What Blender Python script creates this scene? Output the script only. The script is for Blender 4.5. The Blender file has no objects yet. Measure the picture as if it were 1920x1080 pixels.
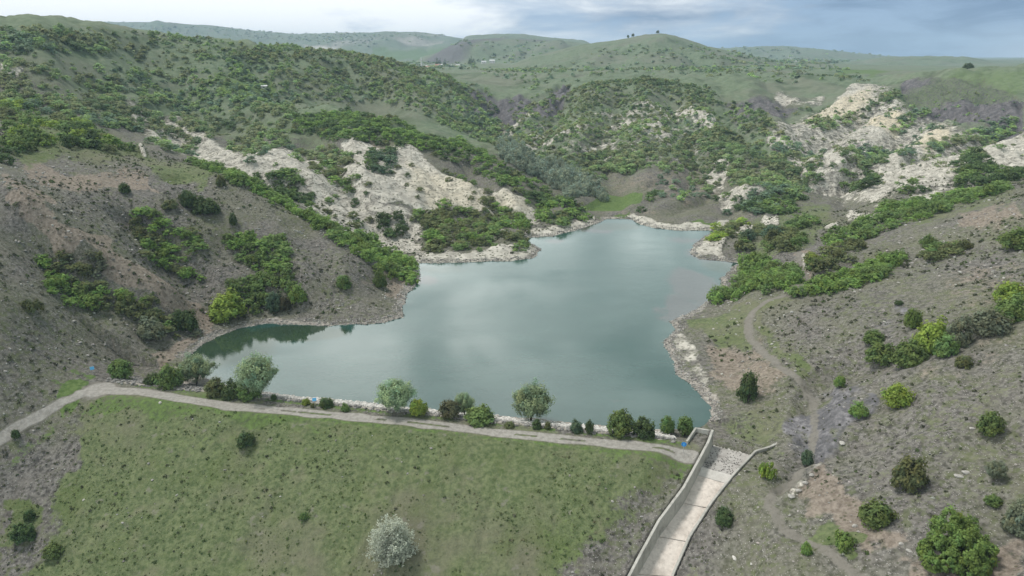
import bpy, math, numpy as np
from math import radians
D = bpy.data
S = bpy.context.scene
COL = S.collection
rng = np.random.default_rng(7)

# ------------------------------------------------------------------ survey
# The valley is surveyed from the drone's station (0,0,CAM_Z); bearings are
# given in the 1920x1080 frame of the flight camera, distances in metres.
CAM_Z, FPX = 64.0, 1280.0
PITCH = math.atan(435.0/FPX)
CP, SP = math.cos(PITCH), math.sin(PITCH)

def slope_of(v):                       # (z-CAM_Z)/Y of a sight line
    yd = (np.asarray(v, float)-540.0)/FPX
    return (-SP-yd*CP)/(CP-yd*SP)

def bearing(u, v):                     # X/Y of a sight line
    yd = (np.asarray(v, float)-540.0)/FPX
    return ((np.asarray(u, float)-960.0)/FPX)/(CP-yd*SP)

def sight(X, Y, Z):                    # world -> bearings
    zc = Z-CAM_Z
    dep = Y*CP-zc*SP
    up = Y*SP+zc*CP
    dep = np.maximum(dep, 1e-3)
    return 960.0+FPX*X/dep, 540.0-FPX*up/dep

# ------------------------------------------------------------------ noise
def _hash(ix, iy, seed):
    h = (ix.astype(np.int64)*374761393+iy.astype(np.int64)*668265263+seed*982451653) & 0x7fffffff
    h = ((h ^ (h >> 13))*1274126177) & 0x7fffffff
    return ((h ^ (h >> 16)) & 0xffff)/65535.0

def vnoise(x, y, seed=0):
    ix, iy = np.floor(x), np.floor(y)
    fx, fy = x-ix, y-iy
    fx, fy = fx*fx*fx*(fx*(fx*6-15)+10), fy*fy*fy*(fy*(fy*6-15)+10)
    a, b = _hash(ix, iy, seed), _hash(ix+1, iy, seed)
    c, d = _hash(ix, iy+1, seed), _hash(ix+1, iy+1, seed)
    return (a+(b-a)*fx)*(1-fy)+(c+(d-c)*fx)*fy

def fbm(x, y, wl, octv=3, seed=0):     # -1..1
    t, amp, tot = 0, 1.0, 0
    c, s = math.cos(.6), math.sin(.6)
    for k in range(octv):
        t = t+amp*(vnoise(x/wl, y/wl, seed+k*17)*2-1)
        tot += amp
        x, y = c*x-s*y+31.7, s*x+c*y+11.3
        wl *= .5
        amp *= .5
    return t/tot

def sstep(a, b, x):
    t = np.clip((x-a)/(b-a), 0, 1)
    return t*t*(3-2*t)

# ------------------------------------------------------------------ heights
DX0, DY0 = -80.0, 119.3                # dam crest: start, direction, normal
DT = (0.97953, -0.20130)
DN = (0.20130, 0.97953)
DAM_L = 111.0
CREST = 3.0
def dam_sd(X, Y):
    return (X-DX0)*DT[0]+(Y-DY0)*DT[1], (X-DX0)*DN[0]+(Y-DY0)*DN[1]

def dam_z(d):
    up = CREST-(d-3.2)*0.5
    dn = CREST+(d+3.0)*0.5
    return np.minimum(np.minimum(up, dn), CREST)

# (u, v, distance) of visible ground points, from near to far
PTS = [
 # water line and lake head
 (350,668,None),(410,630,None),(500,607,None),(620,611,None),(757,598,None),(768,565,None),(782,545,None),(792,522,None),
 (773,493,None),(827,493,None),(940,490,None),(1000,485,None),(1013,466,None),(985,446,None),(1040,443,None),(1073,433,None),(1125,415,None),
 (1180,411,None),(1280,431,None),(1335,432,None),(1313,452,None),(1292,474,None),(1347,488,None),(1377,500,None),(1350,540,None),
 (1307,580,None),(1255,603,None),(1247,637,None),(1273,693,None),(1313,743,None),(1330,770,None),
 (1150,370,312),(1100,350,325),(1000,310,370),(930,260,460),(890,230,530),(940,200,600),(1230,395,284),(1330,410,268),
 # white-rock slope
 (1100,400,283),(1050,385,288),(1000,350,300),(950,325,310),(900,290,330),(850,260,345),(800,230,365),(740,205,382),(680,190,390),
 (700,300,295),(600,300,290),(800,300,310),(900,350,285),(800,350,280),(700,350,270),(600,350,262),(500,300,280),(500,340,258),
 (800,400,265),(900,400,270),(980,410,268),(700,400,250),(620,400,245),(750,450,230),(850,450,232),(950,450,236),(750,470,222),(700,440,232),
 # big left hill
 (560,180,440),(600,240,360),(400,250,350),(300,250,330),(400,200,410),(200,200,350),(300,150,450),(150,150,400),(100,100,400),(300,100,500),
 (0,150,340),(0,50,430),(130,52,460),(250,60,520),(400,72,580),(520,85,620),(610,95,650),(700,105,680),(780,125,700),(860,150,700),(500,130,520),
 (650,150,560),(750,170,560),(800,200,520),(870,215,540),(910,195,640),(905,170,715),(940,182,700),
 # left spurs
 (0,300,190),(0,250,230),(0,200,290),(100,250,240),(100,300,205),(200,280,235),(250,285,238),(420,330,222),(560,410,205),(680,480,192),(740,520,186),
 (500,450,190),(400,400,195),(300,350,203),(300,400,188),(600,500,178),(600,560,166),(700,560,172),(500,550,168),(450,500,175),(430,580,163),
 (360,545,166),(330,470,178),(280,420,185),(180,370,182),(100,330,190),
 (30,370,160),(130,450,155),(230,500,158),(330,560,155),(390,590,158),(0,340,168),
 (100,500,149),(200,560,147),(300,620,145),(0,450,145),(0,550,128),(0,650,117),(0,720,110),(100,600,132),(200,650,131),(100,690,120),(300,690,131),(250,690,128),
 (0,820,102.5),(60,785,106),(120,752,112),(0,900,95.5),
 # middle hill
 (1200,145,640),(1050,168,640),(980,205,650),(1300,160,600),(1200,200,540),(1100,250,450),(1200,250,440),(1300,250,430),(1200,300,370),(1300,300,360),
 (1400,300,350),(1100,300,390),(1200,350,320),(1300,350,315),(1400,350,300),(1450,350,305),(1300,390,285),(1330,190,540),(1400,390,278),
 # right hills
 (1480,280,400),(1600,300,330),(1700,300,310),(1900,290,290),(1700,340,265),(1900,330,255),(1540,330,320),(1640,160,620),(1800,130,600),(1920,120,560),
 (1800,200,470),(1700,230,430),(1550,200,520),(1500,250,440),(1900,200,440),(1900,250,370),(1400,205,520),(1400,240,440),(1480,190,560),
 (1640,365,268),(1560,370,285),(1540,350,298),(1500,400,258),(1420,425,250),
 # right near slope
 (1400,600,150),(1900,560,120),(1900,400,175),(1900,700,95),(1900,850,80),(1900,1060,64),(1600,1060,70),(1450,1060,74),(1600,850,92),(1480,850,95),
 (1600,700,115),(1400,720,120),(1600,600,132),(1700,560,135),(1500,560,150),(1500,500,185),(1400,540,172),(1480,480,198),(1600,470,190),(1800,460,165),
 (1700,400,215),(1800,380,215),(1920,365,200),(1540,450,215),(1650,400,235),(1450,460,208),(1750,640,112),(1750,780,92),(1750,930,77),
 (1420,830,101),(1380,800,107),(1450,950,84),(1350,700,None),
 # beyond
 (1230,65,1500),(1100,85,1500),(1200,130,850),(1100,130,900),(900,145,850),(1400,130,900),(1450,112,1200),(1350,90,1500),(1500,130,1000),(1600,142,900),
 (1000,70,2600),(930,64,3000),(850,72,2900),(850,100,2300),(1050,80,2500),(800,125,1700),(880,125,1650),
 (60,38,4500),(-150,40,4500),(300,42,4500),(450,55,4500),(560,65,4500),(700,62,4200),(840,68,4000),(700,95,3200),(800,95,3000),
 (1350,92,3500),(1430,88,3600),(1550,95,3600),(1660,105,3600),(1700,107,2500),(1820,108,2300),(1870,117,2300),(1950,119,2300),(1720,122,1200),
]
def control_points():
    A, L, Z = [], [], []
    def add(a, Y, z):
        A.append(a); L.append(math.log(Y)); Z.append(z)
    for u, v, Y in PTS:
        s = float(slope_of(v))
        if Y is None: Y = -CAM_Z/s
        add(float(bearing(u, v)), Y, CAM_Z+s*Y)
    for d in (-42, -30, -20, -10, -3, 3, 9, 16):       # dam body
        for s in (8, 30, 52, 74, 92):
            X, Y = DX0+DT[0]*s+DN[0]*d, DY0+DT[1]*s+DN[1]*d
            add(X/Y, Y, float(dam_z(d)))
    for a, Y, z in [(-1.25,60,-8),(-1.25,90,10),(-1.2,130,32),(-1.2,200,50),(-1.2,350,70),(-1.2,600,90),(-1.2,1500,90),(-1.2,5000,250),
                    (1.25,60,24),(1.25,90,34),(1.7,45,30),(1.7,90,44),(1.7,250,50),(-1.7,45,0),(-1.7,90,24),(-1.7,250,60),(1.2,130,44),(1.2,200,42),(1.2,350,48),(1.2,600,66),(1.2,1500,62),(1.2,5000,90),
                    (-.6,48,-22),(0,48,-24),(.3,60,-11),(.5,50,-2),(.9,48,12),(-.9,60,-16),
                    (-.6,900,55),(-.5,1500,45),(-.3,1200,40),(0,1200,45),(.5,1800,40),(.3,2500,50),(-.6,2500,60),(.75,1200,50),
                    (-.6,8500,60),(0,8500,50),(.6,8500,50),(-.25,470,20),(-.12,430,14)]:
        add(a, Y, z)
    return np.array(A), np.array(L), np.array(Z)

def rbf_fit():
    A, L, Z = control_points()
    n = len(A)
    r2 = (A[:, None]-A[None])**2+(L[:, None]-L[None])**2
    K = -np.sqrt(r2+.03**2)+np.eye(n)*0.006
    P = np.stack([np.ones(n), A, L], 1)
    M = np.zeros((n+3, n+3)); M[:n, :n] = K; M[:n, n:] = P; M[n:, :n] = P.T
    w = np.linalg.solve(M, np.concatenate([Z, [0, 0, 0]]))
    def f(a, l):
        out = np.empty(a.size); a, l = a.ravel(), l.ravel()
        for i in range(0, a.size, 60000):
            aa, ll = a[i:i+60000], l[i:i+60000]
            k = -np.sqrt((aa[:, None]-A[None])**2+(ll[:, None]-L[None])**2+.03**2)
            out[i:i+60000] = k@w[:n]+w[n]+w[n+1]*aa+w[n+2]*ll
        return out
    return f

NA = 1250
AG = np.linspace(-1.75, 1.75, NA)
YG = np.concatenate([np.geomspace(36, 68, 90)[:-1], np.geomspace(68, 420, 640)[:-1], np.geomspace(420, 1250, 240)[:-1], np.geomspace(1250, 9000, 170)])
NR = len(YG)
LG = np.log(YG)

def base_heights():
    f = rbf_fit()
    ac = np.linspace(AG[0], AG[-1], 400)
    lc = np.linspace(LG[0], LG[-1], 420)
    lm, am = np.meshgrid(lc, ac, indexing='ij')
    z = f(am, lm).reshape(420, 400)
    gi = (LG-lc[0])/(lc[1]-lc[0]); i0 = np.clip(gi.astype(int), 0, 418); fi = (gi-i0)[:, None]
    gj = (AG-ac[0])/(ac[1]-ac[0]); j0 = np.clip(gj.astype(int), 0, 398); fj = (gj-j0)[None]
    r = z[i0]*(1-fi)+z[i0+1]*fi
    return r[:, j0]*(1-fj)+r[:, j0+1]*fj

XX = AG[None]*YG[:, None]
YY = np.repeat(YG[:, None], NA, 1)
ZB = base_heights()

# ------------------------------------------------------------------ lake outline
SHORE = [(350,668),(380,645),(410,630),(450,615),(500,607),(560,608),(620,611),(680,609),(720,604),(757,596),(752,580),(757,557),(773,537),(790,523),
 (778,505),(773,493),(827,493),(885,491),(940,490),(980,487),(1000,484),(1014,467),(1003,461),(990,454),(978,447),(993,445),(1040,443),(1073,433),(1107,422),(1125,415),(1136,410),
 (1180,410),(1200,420),(1230,428),(1280,432),(1330,432),(1337,434),(1313,450),(1300,464),(1292,474),(1313,485),(1347,488),(1385,493),(1377,500),(1360,513),(1350,540),(1327,563),(1307,580),
 (1280,593),(1255,603),(1270,617),(1247,637),(1253,667),(1273,693),(1280,707),(1293,723),(1313,743),(1330,763),(1331,780),(1320,797),
 (1300,803),(1237,806),(1140,800),(1040,790),(930,780),(827,770),(720,760),(640,753),(540,742),(440,728),(380,706)]
def ground_pt(u, v, z=0.0):
    s = float(slope_of(v)); Y = (z-CAM_Z)/s
    return (float(bearing(u, v))*Y, Y)
LAKE = np.array([ground_pt(u, v) for u, v in SHORE])

def poly_sd(P, X, Y):                  # signed distance, inside negative
    shp = X.shape; X, Y = X.ravel(), Y.ravel()
    d2 = np.full(X.size, 1e18); ins = np.zeros(X.size, bool)
    n = len(P)
    for i in range(n):
        x0, y0 = P[i]; x1, y1 = P[(i+1) % n]
        ex, ey = x1-x0, y1-y0
        t = np.clip(((X-x0)*ex+(Y-y0)*ey)/(ex*ex+ey*ey+1e-12), 0, 1)
        d2 = np.minimum(d2, (X-x0-t*ex)**2+(Y-y0-t*ey)**2)
        c = ((y0 > Y) != (y1 > Y)) & (X < ex*(Y-y0)/((y1-y0) if y1 != y0 else 1e-12)+x0)
        ins ^= c
    d = np.sqrt(d2)
    return np.where(ins, -d, d).reshape(shp)

def line_d(P, X, Y):                   # distance to a polyline
    d2 = np.full(X.shape, 1e18)
    for (x0, y0), (x1, y1) in zip(P[:-1], P[1:]):
        ex, ey = x1-x0, y1-y0
        t = np.clip(((X-x0)*ex+(Y-y0)*ey)/(ex*ex+ey*ey+1e-12), 0, 1)
        d2 = np.minimum(d2, (X-x0-t*ex)**2+(Y-y0-t*ey)**2)
    return np.sqrt(d2)

rows_lake = np.where((YG > 85) & (YG < 420))[0]
r0, r1 = rows_lake[0], rows_lake[-1]+1
SDL = np.full(ZB.shape, 1e3)
wob = fbm(XX[r0:r1], YY[r0:r1], 7.0, 3, 5)*1.3
SDL[r0:r1] = poly_sd(LAKE, XX[r0:r1], YY[r0:r1])+wob

# ------------------------------------------------------------------ ground cover outlines
# layer -> list of (outline, near, far, strength, softness in frame px)
U0, V0 = sight(XX, YY, ZB)
NF_ = sstep(330, 200, YY)
WU = U0+fbm(U0, V0*1.6, 60, 5, 91)*(18+22*NF_)
WV = V0+fbm(U0, V0*1.6, 60, 5, 55)*(12+16*NF_)
def outline_mask(P, y0, y1, soft):
    P = np.array(P, float)
    m = np.zeros(U0.shape, np.float32)
    a, b = np.searchsorted(YG, (y0, y1))
    if b <= a: return m
    u, v = WU[a:b], WV[a:b]
    sel = (u > P[:, 0].min()-40) & (u < P[:, 0].max()+40) & (v > P[:, 1].min()-40) & (v < P[:, 1].max()+40)
    if not sel.any(): return m
    d = poly_sd(P, u[sel], v[sel])
    mm = m[a:b]; mm[sel] = 1-sstep(-soft*.6, soft, d)
    return m

COVER = {
 'rock': [
  ([(1440,250),(1520,212),(1640,155),(1725,200),(1800,228),(1930,250),(1930,322),(1780,360),(1600,375),(1490,345)],230,660,.50,24),([(990,215),(1100,205),(1220,185),(1345,188),(1365,330),(1250,300),(1100,300),(1000,270)],300,640,.40,18),
  ([(768,478),(1000,464),(1016,470),(1000,490),(772,500)],200,238,1,4),([(1178,402),(1290,416),(1385,412),(1375,425),(1335,436),(1280,434),(1200,424)],240,300,1,4),([(988,440),(1040,427),(1126,406),(1130,418),(1040,448)],235,300,1,4),
  ([(640,258),(760,272),(830,306),(1000,392),(1015,420),(960,402),(900,378),(790,388),(720,340),(640,300)],220,380,1.0,14),
  ([(230,190),(330,200),(430,255),(560,270),(660,285),(720,340),(770,400),(785,480),(740,450),(640,425),(520,370),(430,315),(300,262)],200,400,.58,18),
  ([(415,300),(520,320),(520,372),(440,330)],220,330,.9,12),
  ([(650,375),(730,385),(790,470),(765,485),(690,440)],200,290,.85,12),
  ([(690,175),(745,185),(750,200),(700,195)],330,430,.8,6),
  ([(800,225),(850,260),(840,265),(800,240)],330,400,.9,5),
  ([(945,235),(1010,250),(1005,262),(940,252)],380,600,1,5),([(1010,245),(1050,213),(1045,232),(1012,252)],380,600,.9,5),
  ([(1010,250),(1085,240),(1080,256),(1030,264)],380,600,.9,5),([(1215,190),(1262,193),(1255,217),(1230,210)],400,640,1,5),
  ([(1268,190),(1312,193),(1348,212),(1350,238),(1318,218)],400,640,1,5),([(1148,226),(1200,228),(1255,238),(1266,264),(1240,256),(1190,242)],380,600,.95,6),
  ([(1075,270),(1112,258),(1102,277),(1080,282)],360,500,.8,5),([(940,225),(1000,208),(1000,218),(950,238)],450,660,.7,6),
  ([(1320,295),(1365,288),(1358,325),(1320,332)],300,400,1,7),([(1340,345),(1400,338),(1435,365),(1380,372)],270,350,.9,7),([(1498,343),(1548,343),(1543,364),(1505,362)],270,350,.8,6),
  ([(1508,224),(1560,190),(1600,158),(1645,172),(1622,202),(1560,214)],430,660,1,6),([(1455,168),(1545,168),(1540,183),(1455,183)],450,660,.6,6),
  ([(1598,238),(1660,193),(1702,210),(1682,232),(1640,258)],330,560,1,6),([(1618,250),(1660,258),(1695,280),(1672,297)],300,480,1,6),
  ([(1692,247),(1790,233),(1792,252),(1740,272),(1690,264)],300,480,.95,6),([(1440,256),(1490,268),(1502,287),(1445,282)],330,470,1,6),
  ([(1478,285),(1530,258),(1582,272),(1586,316),(1520,322)],290,450,.95,8),([(1618,332),(1690,298),(1760,283),(1802,278),(1797,312),(1772,357),(1700,348),(1640,342)],240,350,1,9),
  ([(1800,268),(1930,258),(1930,318),(1870,312),(1820,287)],240,360,.72,9),([(1603,366),(1650,344),(1682,360),(1660,373),(1620,373)],240,320,.95,5),
  ([(1368,442),(1395,416),(1422,425),(1402,442)],200,290,1,5),([(1290,476),(1352,448),(1347,480),(1392,493),(1320,492)],180,260,1,6),([(1438,427),(1465,401),(1468,426)],200,290,1,5),
  ([(1458,502),(1490,478),(1502,500),(1475,507)],170,220,.8,6),([(1555,433),(1580,418),(1586,431)],190,270,.9,4),([(1590,395),(1660,385),(1650,402),(1600,408)],220,290,.6,6),
  ([(255,262),(285,280),(280,290),(255,270)],225,260,.9,5),([(0,125),(40,128),(30,150),(0,150)],330,420,.6,8),
  ([(180,80),(250,110),(240,125),(190,110)],380,500,.25,12),
  ([(560,62),(620,64),(760,66),(840,70),(820,82),(640,76)],3500,4800,.75,4),([(1460,100),(1520,104),(1500,118),(1470,116)],2000,4200,.7,4),
  ([(1275,700),(1300,690),(1340,760),(1325,790),(1290,725)],100,135,.42,12),([(1245,605),(1275,600),(1290,680),(1250,670)],118,165,.5,10)],
 'ochre': [
  ([(1508,224),(1560,190),(1640,170),(1622,206),(1560,216)],430,660,.8,8),([(1630,220),(1660,193),(1702,210),(1682,232)],330,560,1,8),([(1692,247),(1790,233),(1792,256),(1740,275)],300,480,.9,8),
  ([(760,300),(850,320),(990,390),(900,385),(800,380)],220,380,.5,14)],
 'soil': [
  ([(25,270),(70,300),(150,325),(280,322),(300,350),(220,352),(120,350),(60,335)],170,240,.95,14),
  ([(10,340),(40,350),(140,435),(240,495),(340,555),(400,590),(385,605),(300,565),(200,510),(110,455),(20,385)],140,180,1.0,12),
  ([(700,490),(770,530),(755,565),(690,530)],170,200,.8,12),([(1300,640),(1400,645),(1460,700),(1400,745),(1330,722)],105,150,.6,26),
  ([(270,655),(370,615),(385,590),(400,615),(345,655),(290,695)],125,165,.8,10),([(0,790),(150,775),(140,850),(60,900),(0,910)],88,112,.12,26),
  ([(690,255),(760,272),(830,300),(780,300),(700,275)],280,380,.7,10),([(1110,310),(1200,318),(1340,278),(1350,330),(1290,385),(1230,362),(1165,345)],280,400,.38,20),
  ([(1478,905),(1545,865),(1620,950),(1690,1000),(1640,1030),(1540,965)],66,95,.7,26),([(1700,1050),(1930,1010),(1930,1090),(1700,1090)],55,75,.55,20),
  ([(1800,400),(1930,380),(1930,410),(1810,430)],160,230,.6,12),([(1480,470),(1510,470),(1515,530),(1490,530)],170,210,.7,8),
  ([(530,170),(760,200),(700,190),(560,200)],380,480,.2,10),([(0,560),(60,560),(90,700),(0,720)],108,130,.25,30)],
 'purple': [
  ([(240,195),(330,205),(430,255),(560,275),(640,300),(700,350),(760,430),(640,425),(520,370),(430,315),(300,262)],200,400,.3,26),
  ([(860,150),(905,165),(945,185),(1000,182),(1065,150),(1075,165),(1030,195),(960,222),(925,220),(880,205)],520,760,1,9),
  ([(1690,150),(1840,138),(1930,178),(1930,245),(1800,212),(1700,200)],360,640,.95,12),([(1355,178),(1500,188),(1470,222),(1400,222)],420,620,.75,10),
  ([(1548,745),(1625,728),(1645,752),(1588,805),(1545,860),(1532,875),(1488,832),(1475,800),(1500,762)],85,115,.62,26),
  ([(1560,590),(1700,560),(1760,600),(1640,640)],105,150,.3,40),([(880,78),(1060,72),(1060,90),(860,112),(780,122)],1700,3200,.7,8),
  ([(860,270),(940,280),(960,305),(880,290)],330,400,.0,8),([(620,400),(700,410),(740,440),(650,430)],220,280,.7,12),([(1580,270),(1640,262),(1650,275),(1600,285)],300,420,.8,6)],
 'grass': [
  ([(150,775),(240,742),(420,765),(640,790),(960,812),(1275,848),(1300,870),(1275,890),(1190,930),(1120,985),(1010,1100),(60,1100),(110,1000),(120,900),(170,850)],60,118,.84,55),
  ([(0,900),(60,890),(90,950),(60,1000),(0,1010)],78,100,.8,14),
  ([(1350,790),(1400,748),(1475,785),(1462,835),(1395,832)],92,118,.5,26),([(1380,900),(1450,870),(1440,930),(1300,1100),(1260,1100)],65,100,.3,20),
  ([(1290,592),(1350,582),(1400,560),(1425,572),(1395,620),(1400,650),(1330,642)],125,172,.55,12),([(1420,572),(1480,555),(1440,592),(1440,640),(1510,705),(1470,702),(1420,642)],110,160,.6,10),
  ([(0,190),(120,200),(260,268),(430,335),(400,348),(250,292),(0,292)],180,330,.62,16),([(1560,560),(1900,430),(1920,460),(1600,600)],110,200,.34,34),
  ([(1600,400),(1920,350),(1920,380),(1700,420)],180,260,.45,12),([(1550,860),(1920,640),(1930,1000),(1700,960),(1560,920)],58,125,.28,46),
  ([(1540,980),(1640,1010),(1600,1040),(1520,1020)],66,80,.7,10),([(1400,420),(1560,380),(1580,430),(1480,470),(1400,480)],190,290,.5,14)],
 'lush': [
  ([(1300,900),(1240,905),(1210,935),(1290,880)],80,98,.5,10),([(1000,1000),(1050,960),(1130,1000),(1060,1080)],72,88,.3,16),([(300,780),(700,800),(900,860),(600,900),(300,860)],85,110,.25,30),
  ([(1103,388),(1140,353),(1200,360),(1203,386),(1140,398)],285,345,1,5),([(1285,411),(1375,408),(1372,419),(1300,422)],255,290,1,3),
  ([(150,762),(240,742),(420,762),(640,785),(640,805),(420,790),(260,775),(180,790)],95,122,.5,12),([(1130,850),(1290,850),(1290,875),(1200,900)],82,102,.4,14),
  ([(100,745),(160,695),(175,705),(130,755)],105,130,.9,6),([(400,132),(510,140),(520,165),(410,158)],430,600,.6,9),
  ([(1650,178),(1800,128),(1930,122),(1930,165),(1830,186),(1700,190)],420,700,.42,12),([(1570,128),(1700,122),(1640,148),(1570,140)],800,1400,.6,5),
  ([(1130,408),(1180,398),(1170,412)],255,290,.7,3),([(700,80),(840,82),(780,96),(700,98)],2600,4400,.9,5),
  ([(0,800),(60,770),(110,760),(60,800),(0,835)],98,115,.4,6),([(1500,985),(1560,1000),(1540,1030),(1490,1010)],68,80,.3,10)],
}
LAY = {k: np.zeros(ZB.shape, np.float32) for k in ('rock','ochre','soil','purple','grass','lush','path','shore')}
for k, lst in COVER.items():
    for P, y0, y1, s, soft in lst:
        m_ = outline_mask(P, y0, y1, soft)*s
        if k == 'rock' and y0 >= 240: m_ = m_*(.86+.75*fbm(XX, YY, 15 if y0 < 2000 else 240, 4, 201).astype(np.float32)-(.35 if y0 > 2000 else 0))
        LAY[k] = np.maximum(LAY[k], m_)
# the far slopes are mostly thin turf under the scrub
turf = sstep(255, 420, YY)*.72
LAY['grass'] = np.maximum(LAY['grass'], (turf*(1-LAY['rock'])*(1-LAY['purple']*.8)*(1-LAY['soil']*.7)).astype(np.float32))
big = fbm(XX, YY, 60, 3, 33)
LAY['soil'] = np.maximum(LAY['soil'], (sstep(.15, .6, big)*.4*(1-LAY['grass'])).astype(np.float32))
# E hillside bare shoulders
LAY['soil'] = np.clip(LAY['soil'], 0, 1)

# ------------------------------------------------------------------ tracks
def px_line(P):
    return np.array(P, float)
LEFT_PX = [(-60,856),(0,822),(60,786),(120,752),(187,730)]
ROAD_PX = [(150,738),(187,730),(267,735),(333,746),(433,762),(533,770),(640,780),(773,792),(940,812),(1107,828),(1240,840),(1300,848)]
TRACK_PX = [(1497,470),(1500,505),(1511,527),(1482,550),(1440,562),(1415,580),(1402,602),(1406,632),(1432,662),(1470,690),(1505,716),(1527,745),(1530,790),(1522,850),(1490,890),(1452,915),(1440,945),(1470,992),(1530,1022),(1585,1060),(1640,1100)]
# ------------------------------------------------------------------ final relief
def column(Zg, a):
    j = (a-AG[0])/(AG[1]-AG[0]); j0 = int(np.clip(j, 0, NA-2)); f = j-j0
    return Zg[:, j0]*(1-f)+Zg[:, j0+1]*f

def at(u, v, Zg=None, ymin=55, ymax=9000):
    """ground point seen on bearing (u,v); a near miss gives the closest crest"""
    Zg = GZ if Zg is None else Zg
    a = float(bearing(u, v)); s = float(slope_of(v))
    c = column(Zg, a)-(CAM_Z+s*YG)
    ok = (YG >= ymin) & (YG <= ymax)
    hit = np.where(ok & (c >= 0))[0]
    if len(hit):
        i = hit[0]
        if i > 0 and ok[i-1]:
            t = -c[i-1]/(c[i]-c[i-1]+1e-9); Y = YG[i-1]+t*(YG[i]-YG[i-1])
        else: Y = YG[i]
    else:
        idx = np.where(ok)[0]; Y = YG[idx[np.argmax(c[idx]/YG[idx])]]
    return a*Y, Y, hz(a*Y, Y, Zg)

def hz(X, Y, Zg=None):
    Zg = GZ if Zg is None else Zg
    X, Y = np.asarray(X, float), np.asarray(Y, float)
    i = np.clip(np.searchsorted(YG, Y)-1, 0, NR-2); fi = np.clip((Y-YG[i])/(YG[i+1]-YG[i]), 0, 1)
    j = np.clip((X/Y-AG[0])/(AG[1]-AG[0]), 0, NA-1.001); j0 = j.astype(int); fj = j-j0
    z = (Zg[i, j0]*(1-fj)+Zg[i, j0+1]*fj)*(1-fi)+(Zg[i+1, j0]*(1-fj)+Zg[i+1, j0+1]*fj)*fi
    return z if z.ndim else float(z)

# spillway plan: stations from the weir down: left edge, right edge, floor, top of left wall, top of right wall
CH_L = np.array([(34.4,101.9),(32.3,98.9),(30.7,96.6),(29.9,95.5),(26.6,90.8),(21.9,86.0),(18.0,80.8),(12.0,72.5),(5.5,63.5)])
CH_R = np.array([(40.6,98.6),(38.3,96.1),(36.1,93.7),(34.9,92.6),(31.0,89.2),(26.7,84.6),(23.6,80.2),(18.0,70.6),(11.5,61.5)])
CH_F = np.array([.8,.55,.3,-.5,-2.5,-5.0,-7.5,-11.6,-16.0])
CH_TL = np.array([3.9,3.3,2.7,2.2,.55,-2.0,-4.6,-8.8,-13.2])
CH_TR = np.array([1.9,1.7,1.5,1.1,-1.2,-3.9,-6.5,-10.7,-15.1])

Z = ZB.copy()
s_, d_ = dam_sd(XX, YY)
near = (YY < 150)
wdam = sstep(-24, 8, s_)*(1-sstep(DAM_L+4, DAM_L+12, s_))*(d_ < 16)*(d_ > -75)*near
# relief noise (kept off the dam and the water line)
keep = sstep(1.5, 12, SDL)*(1-wdam)
n = fbm(XX, YY, 42, 3, 1)*1.6*sstep(120, 260, YY)+fbm(XX, YY, 13, 3, 2)*.75+fbm(XX, YY, 3.2, 3, 3)*.32*(YY < 600)
rk = LAY['rock']+LAY['purple']*.8
strata = np.abs(fbm(XX*.9+YY*.5, YY*.25-XX*.2, 9, 3, 8))
n = n+rk*(YY > 100)*((.5-strata)*np.clip(YY/105, .6, 4.5)+fbm(XX, YY, 26, 2, 12)*1.8*(YY > 200))
lh = np.where(YY > 330, 3.4, 2.0)
q_ = (ZB*1.15+XX*.28-YY*.10+fbm(XX, YY, 14, 3, 401)*3.2)/lh; saw = q_-np.floor(q_)
n = n+LAY['rock']*(YY > 190)*(sstep(.0, .3, saw)-saw)*lh*.42
gul = 1-np.abs(fbm(XX, YY*.6, 55, 2, 21))*2
n = n-gul*1.6*sstep(230, 330, YY)*(YY < 800)
far = sstep(600, 1200, YY)
n = n+far*(fbm(XX, YY, 420, 4, 41)*9+fbm(XX, YY, 110, 3, 43)*4)*np.clip(YY/2500, .5, 2)*(1-.5*far*(YY < 2000))
Z += n*(keep*.92+.08)
def crease(P, y0, y1, depth, w):
    L_ = np.array([at(u, v, Z, y0, y1)[:2] for u, v in P])
    a, b = np.searchsorted(YG, (y0*.9, y1*1.1))
    dd = line_d(L_, XX[a:b], YY[a:b])+fbm(XX[a:b], YY[a:b], w*1.2, 3, 301)*w*.35
    fade = sstep(y0*.9, y0*1.02, YY[a:b])*(1-sstep(y1*.92, y1*1.1, YY[a:b]))
    Z[a:b] -= depth*(1-sstep(0, w, dd))*keep[a:b]*fade
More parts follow.
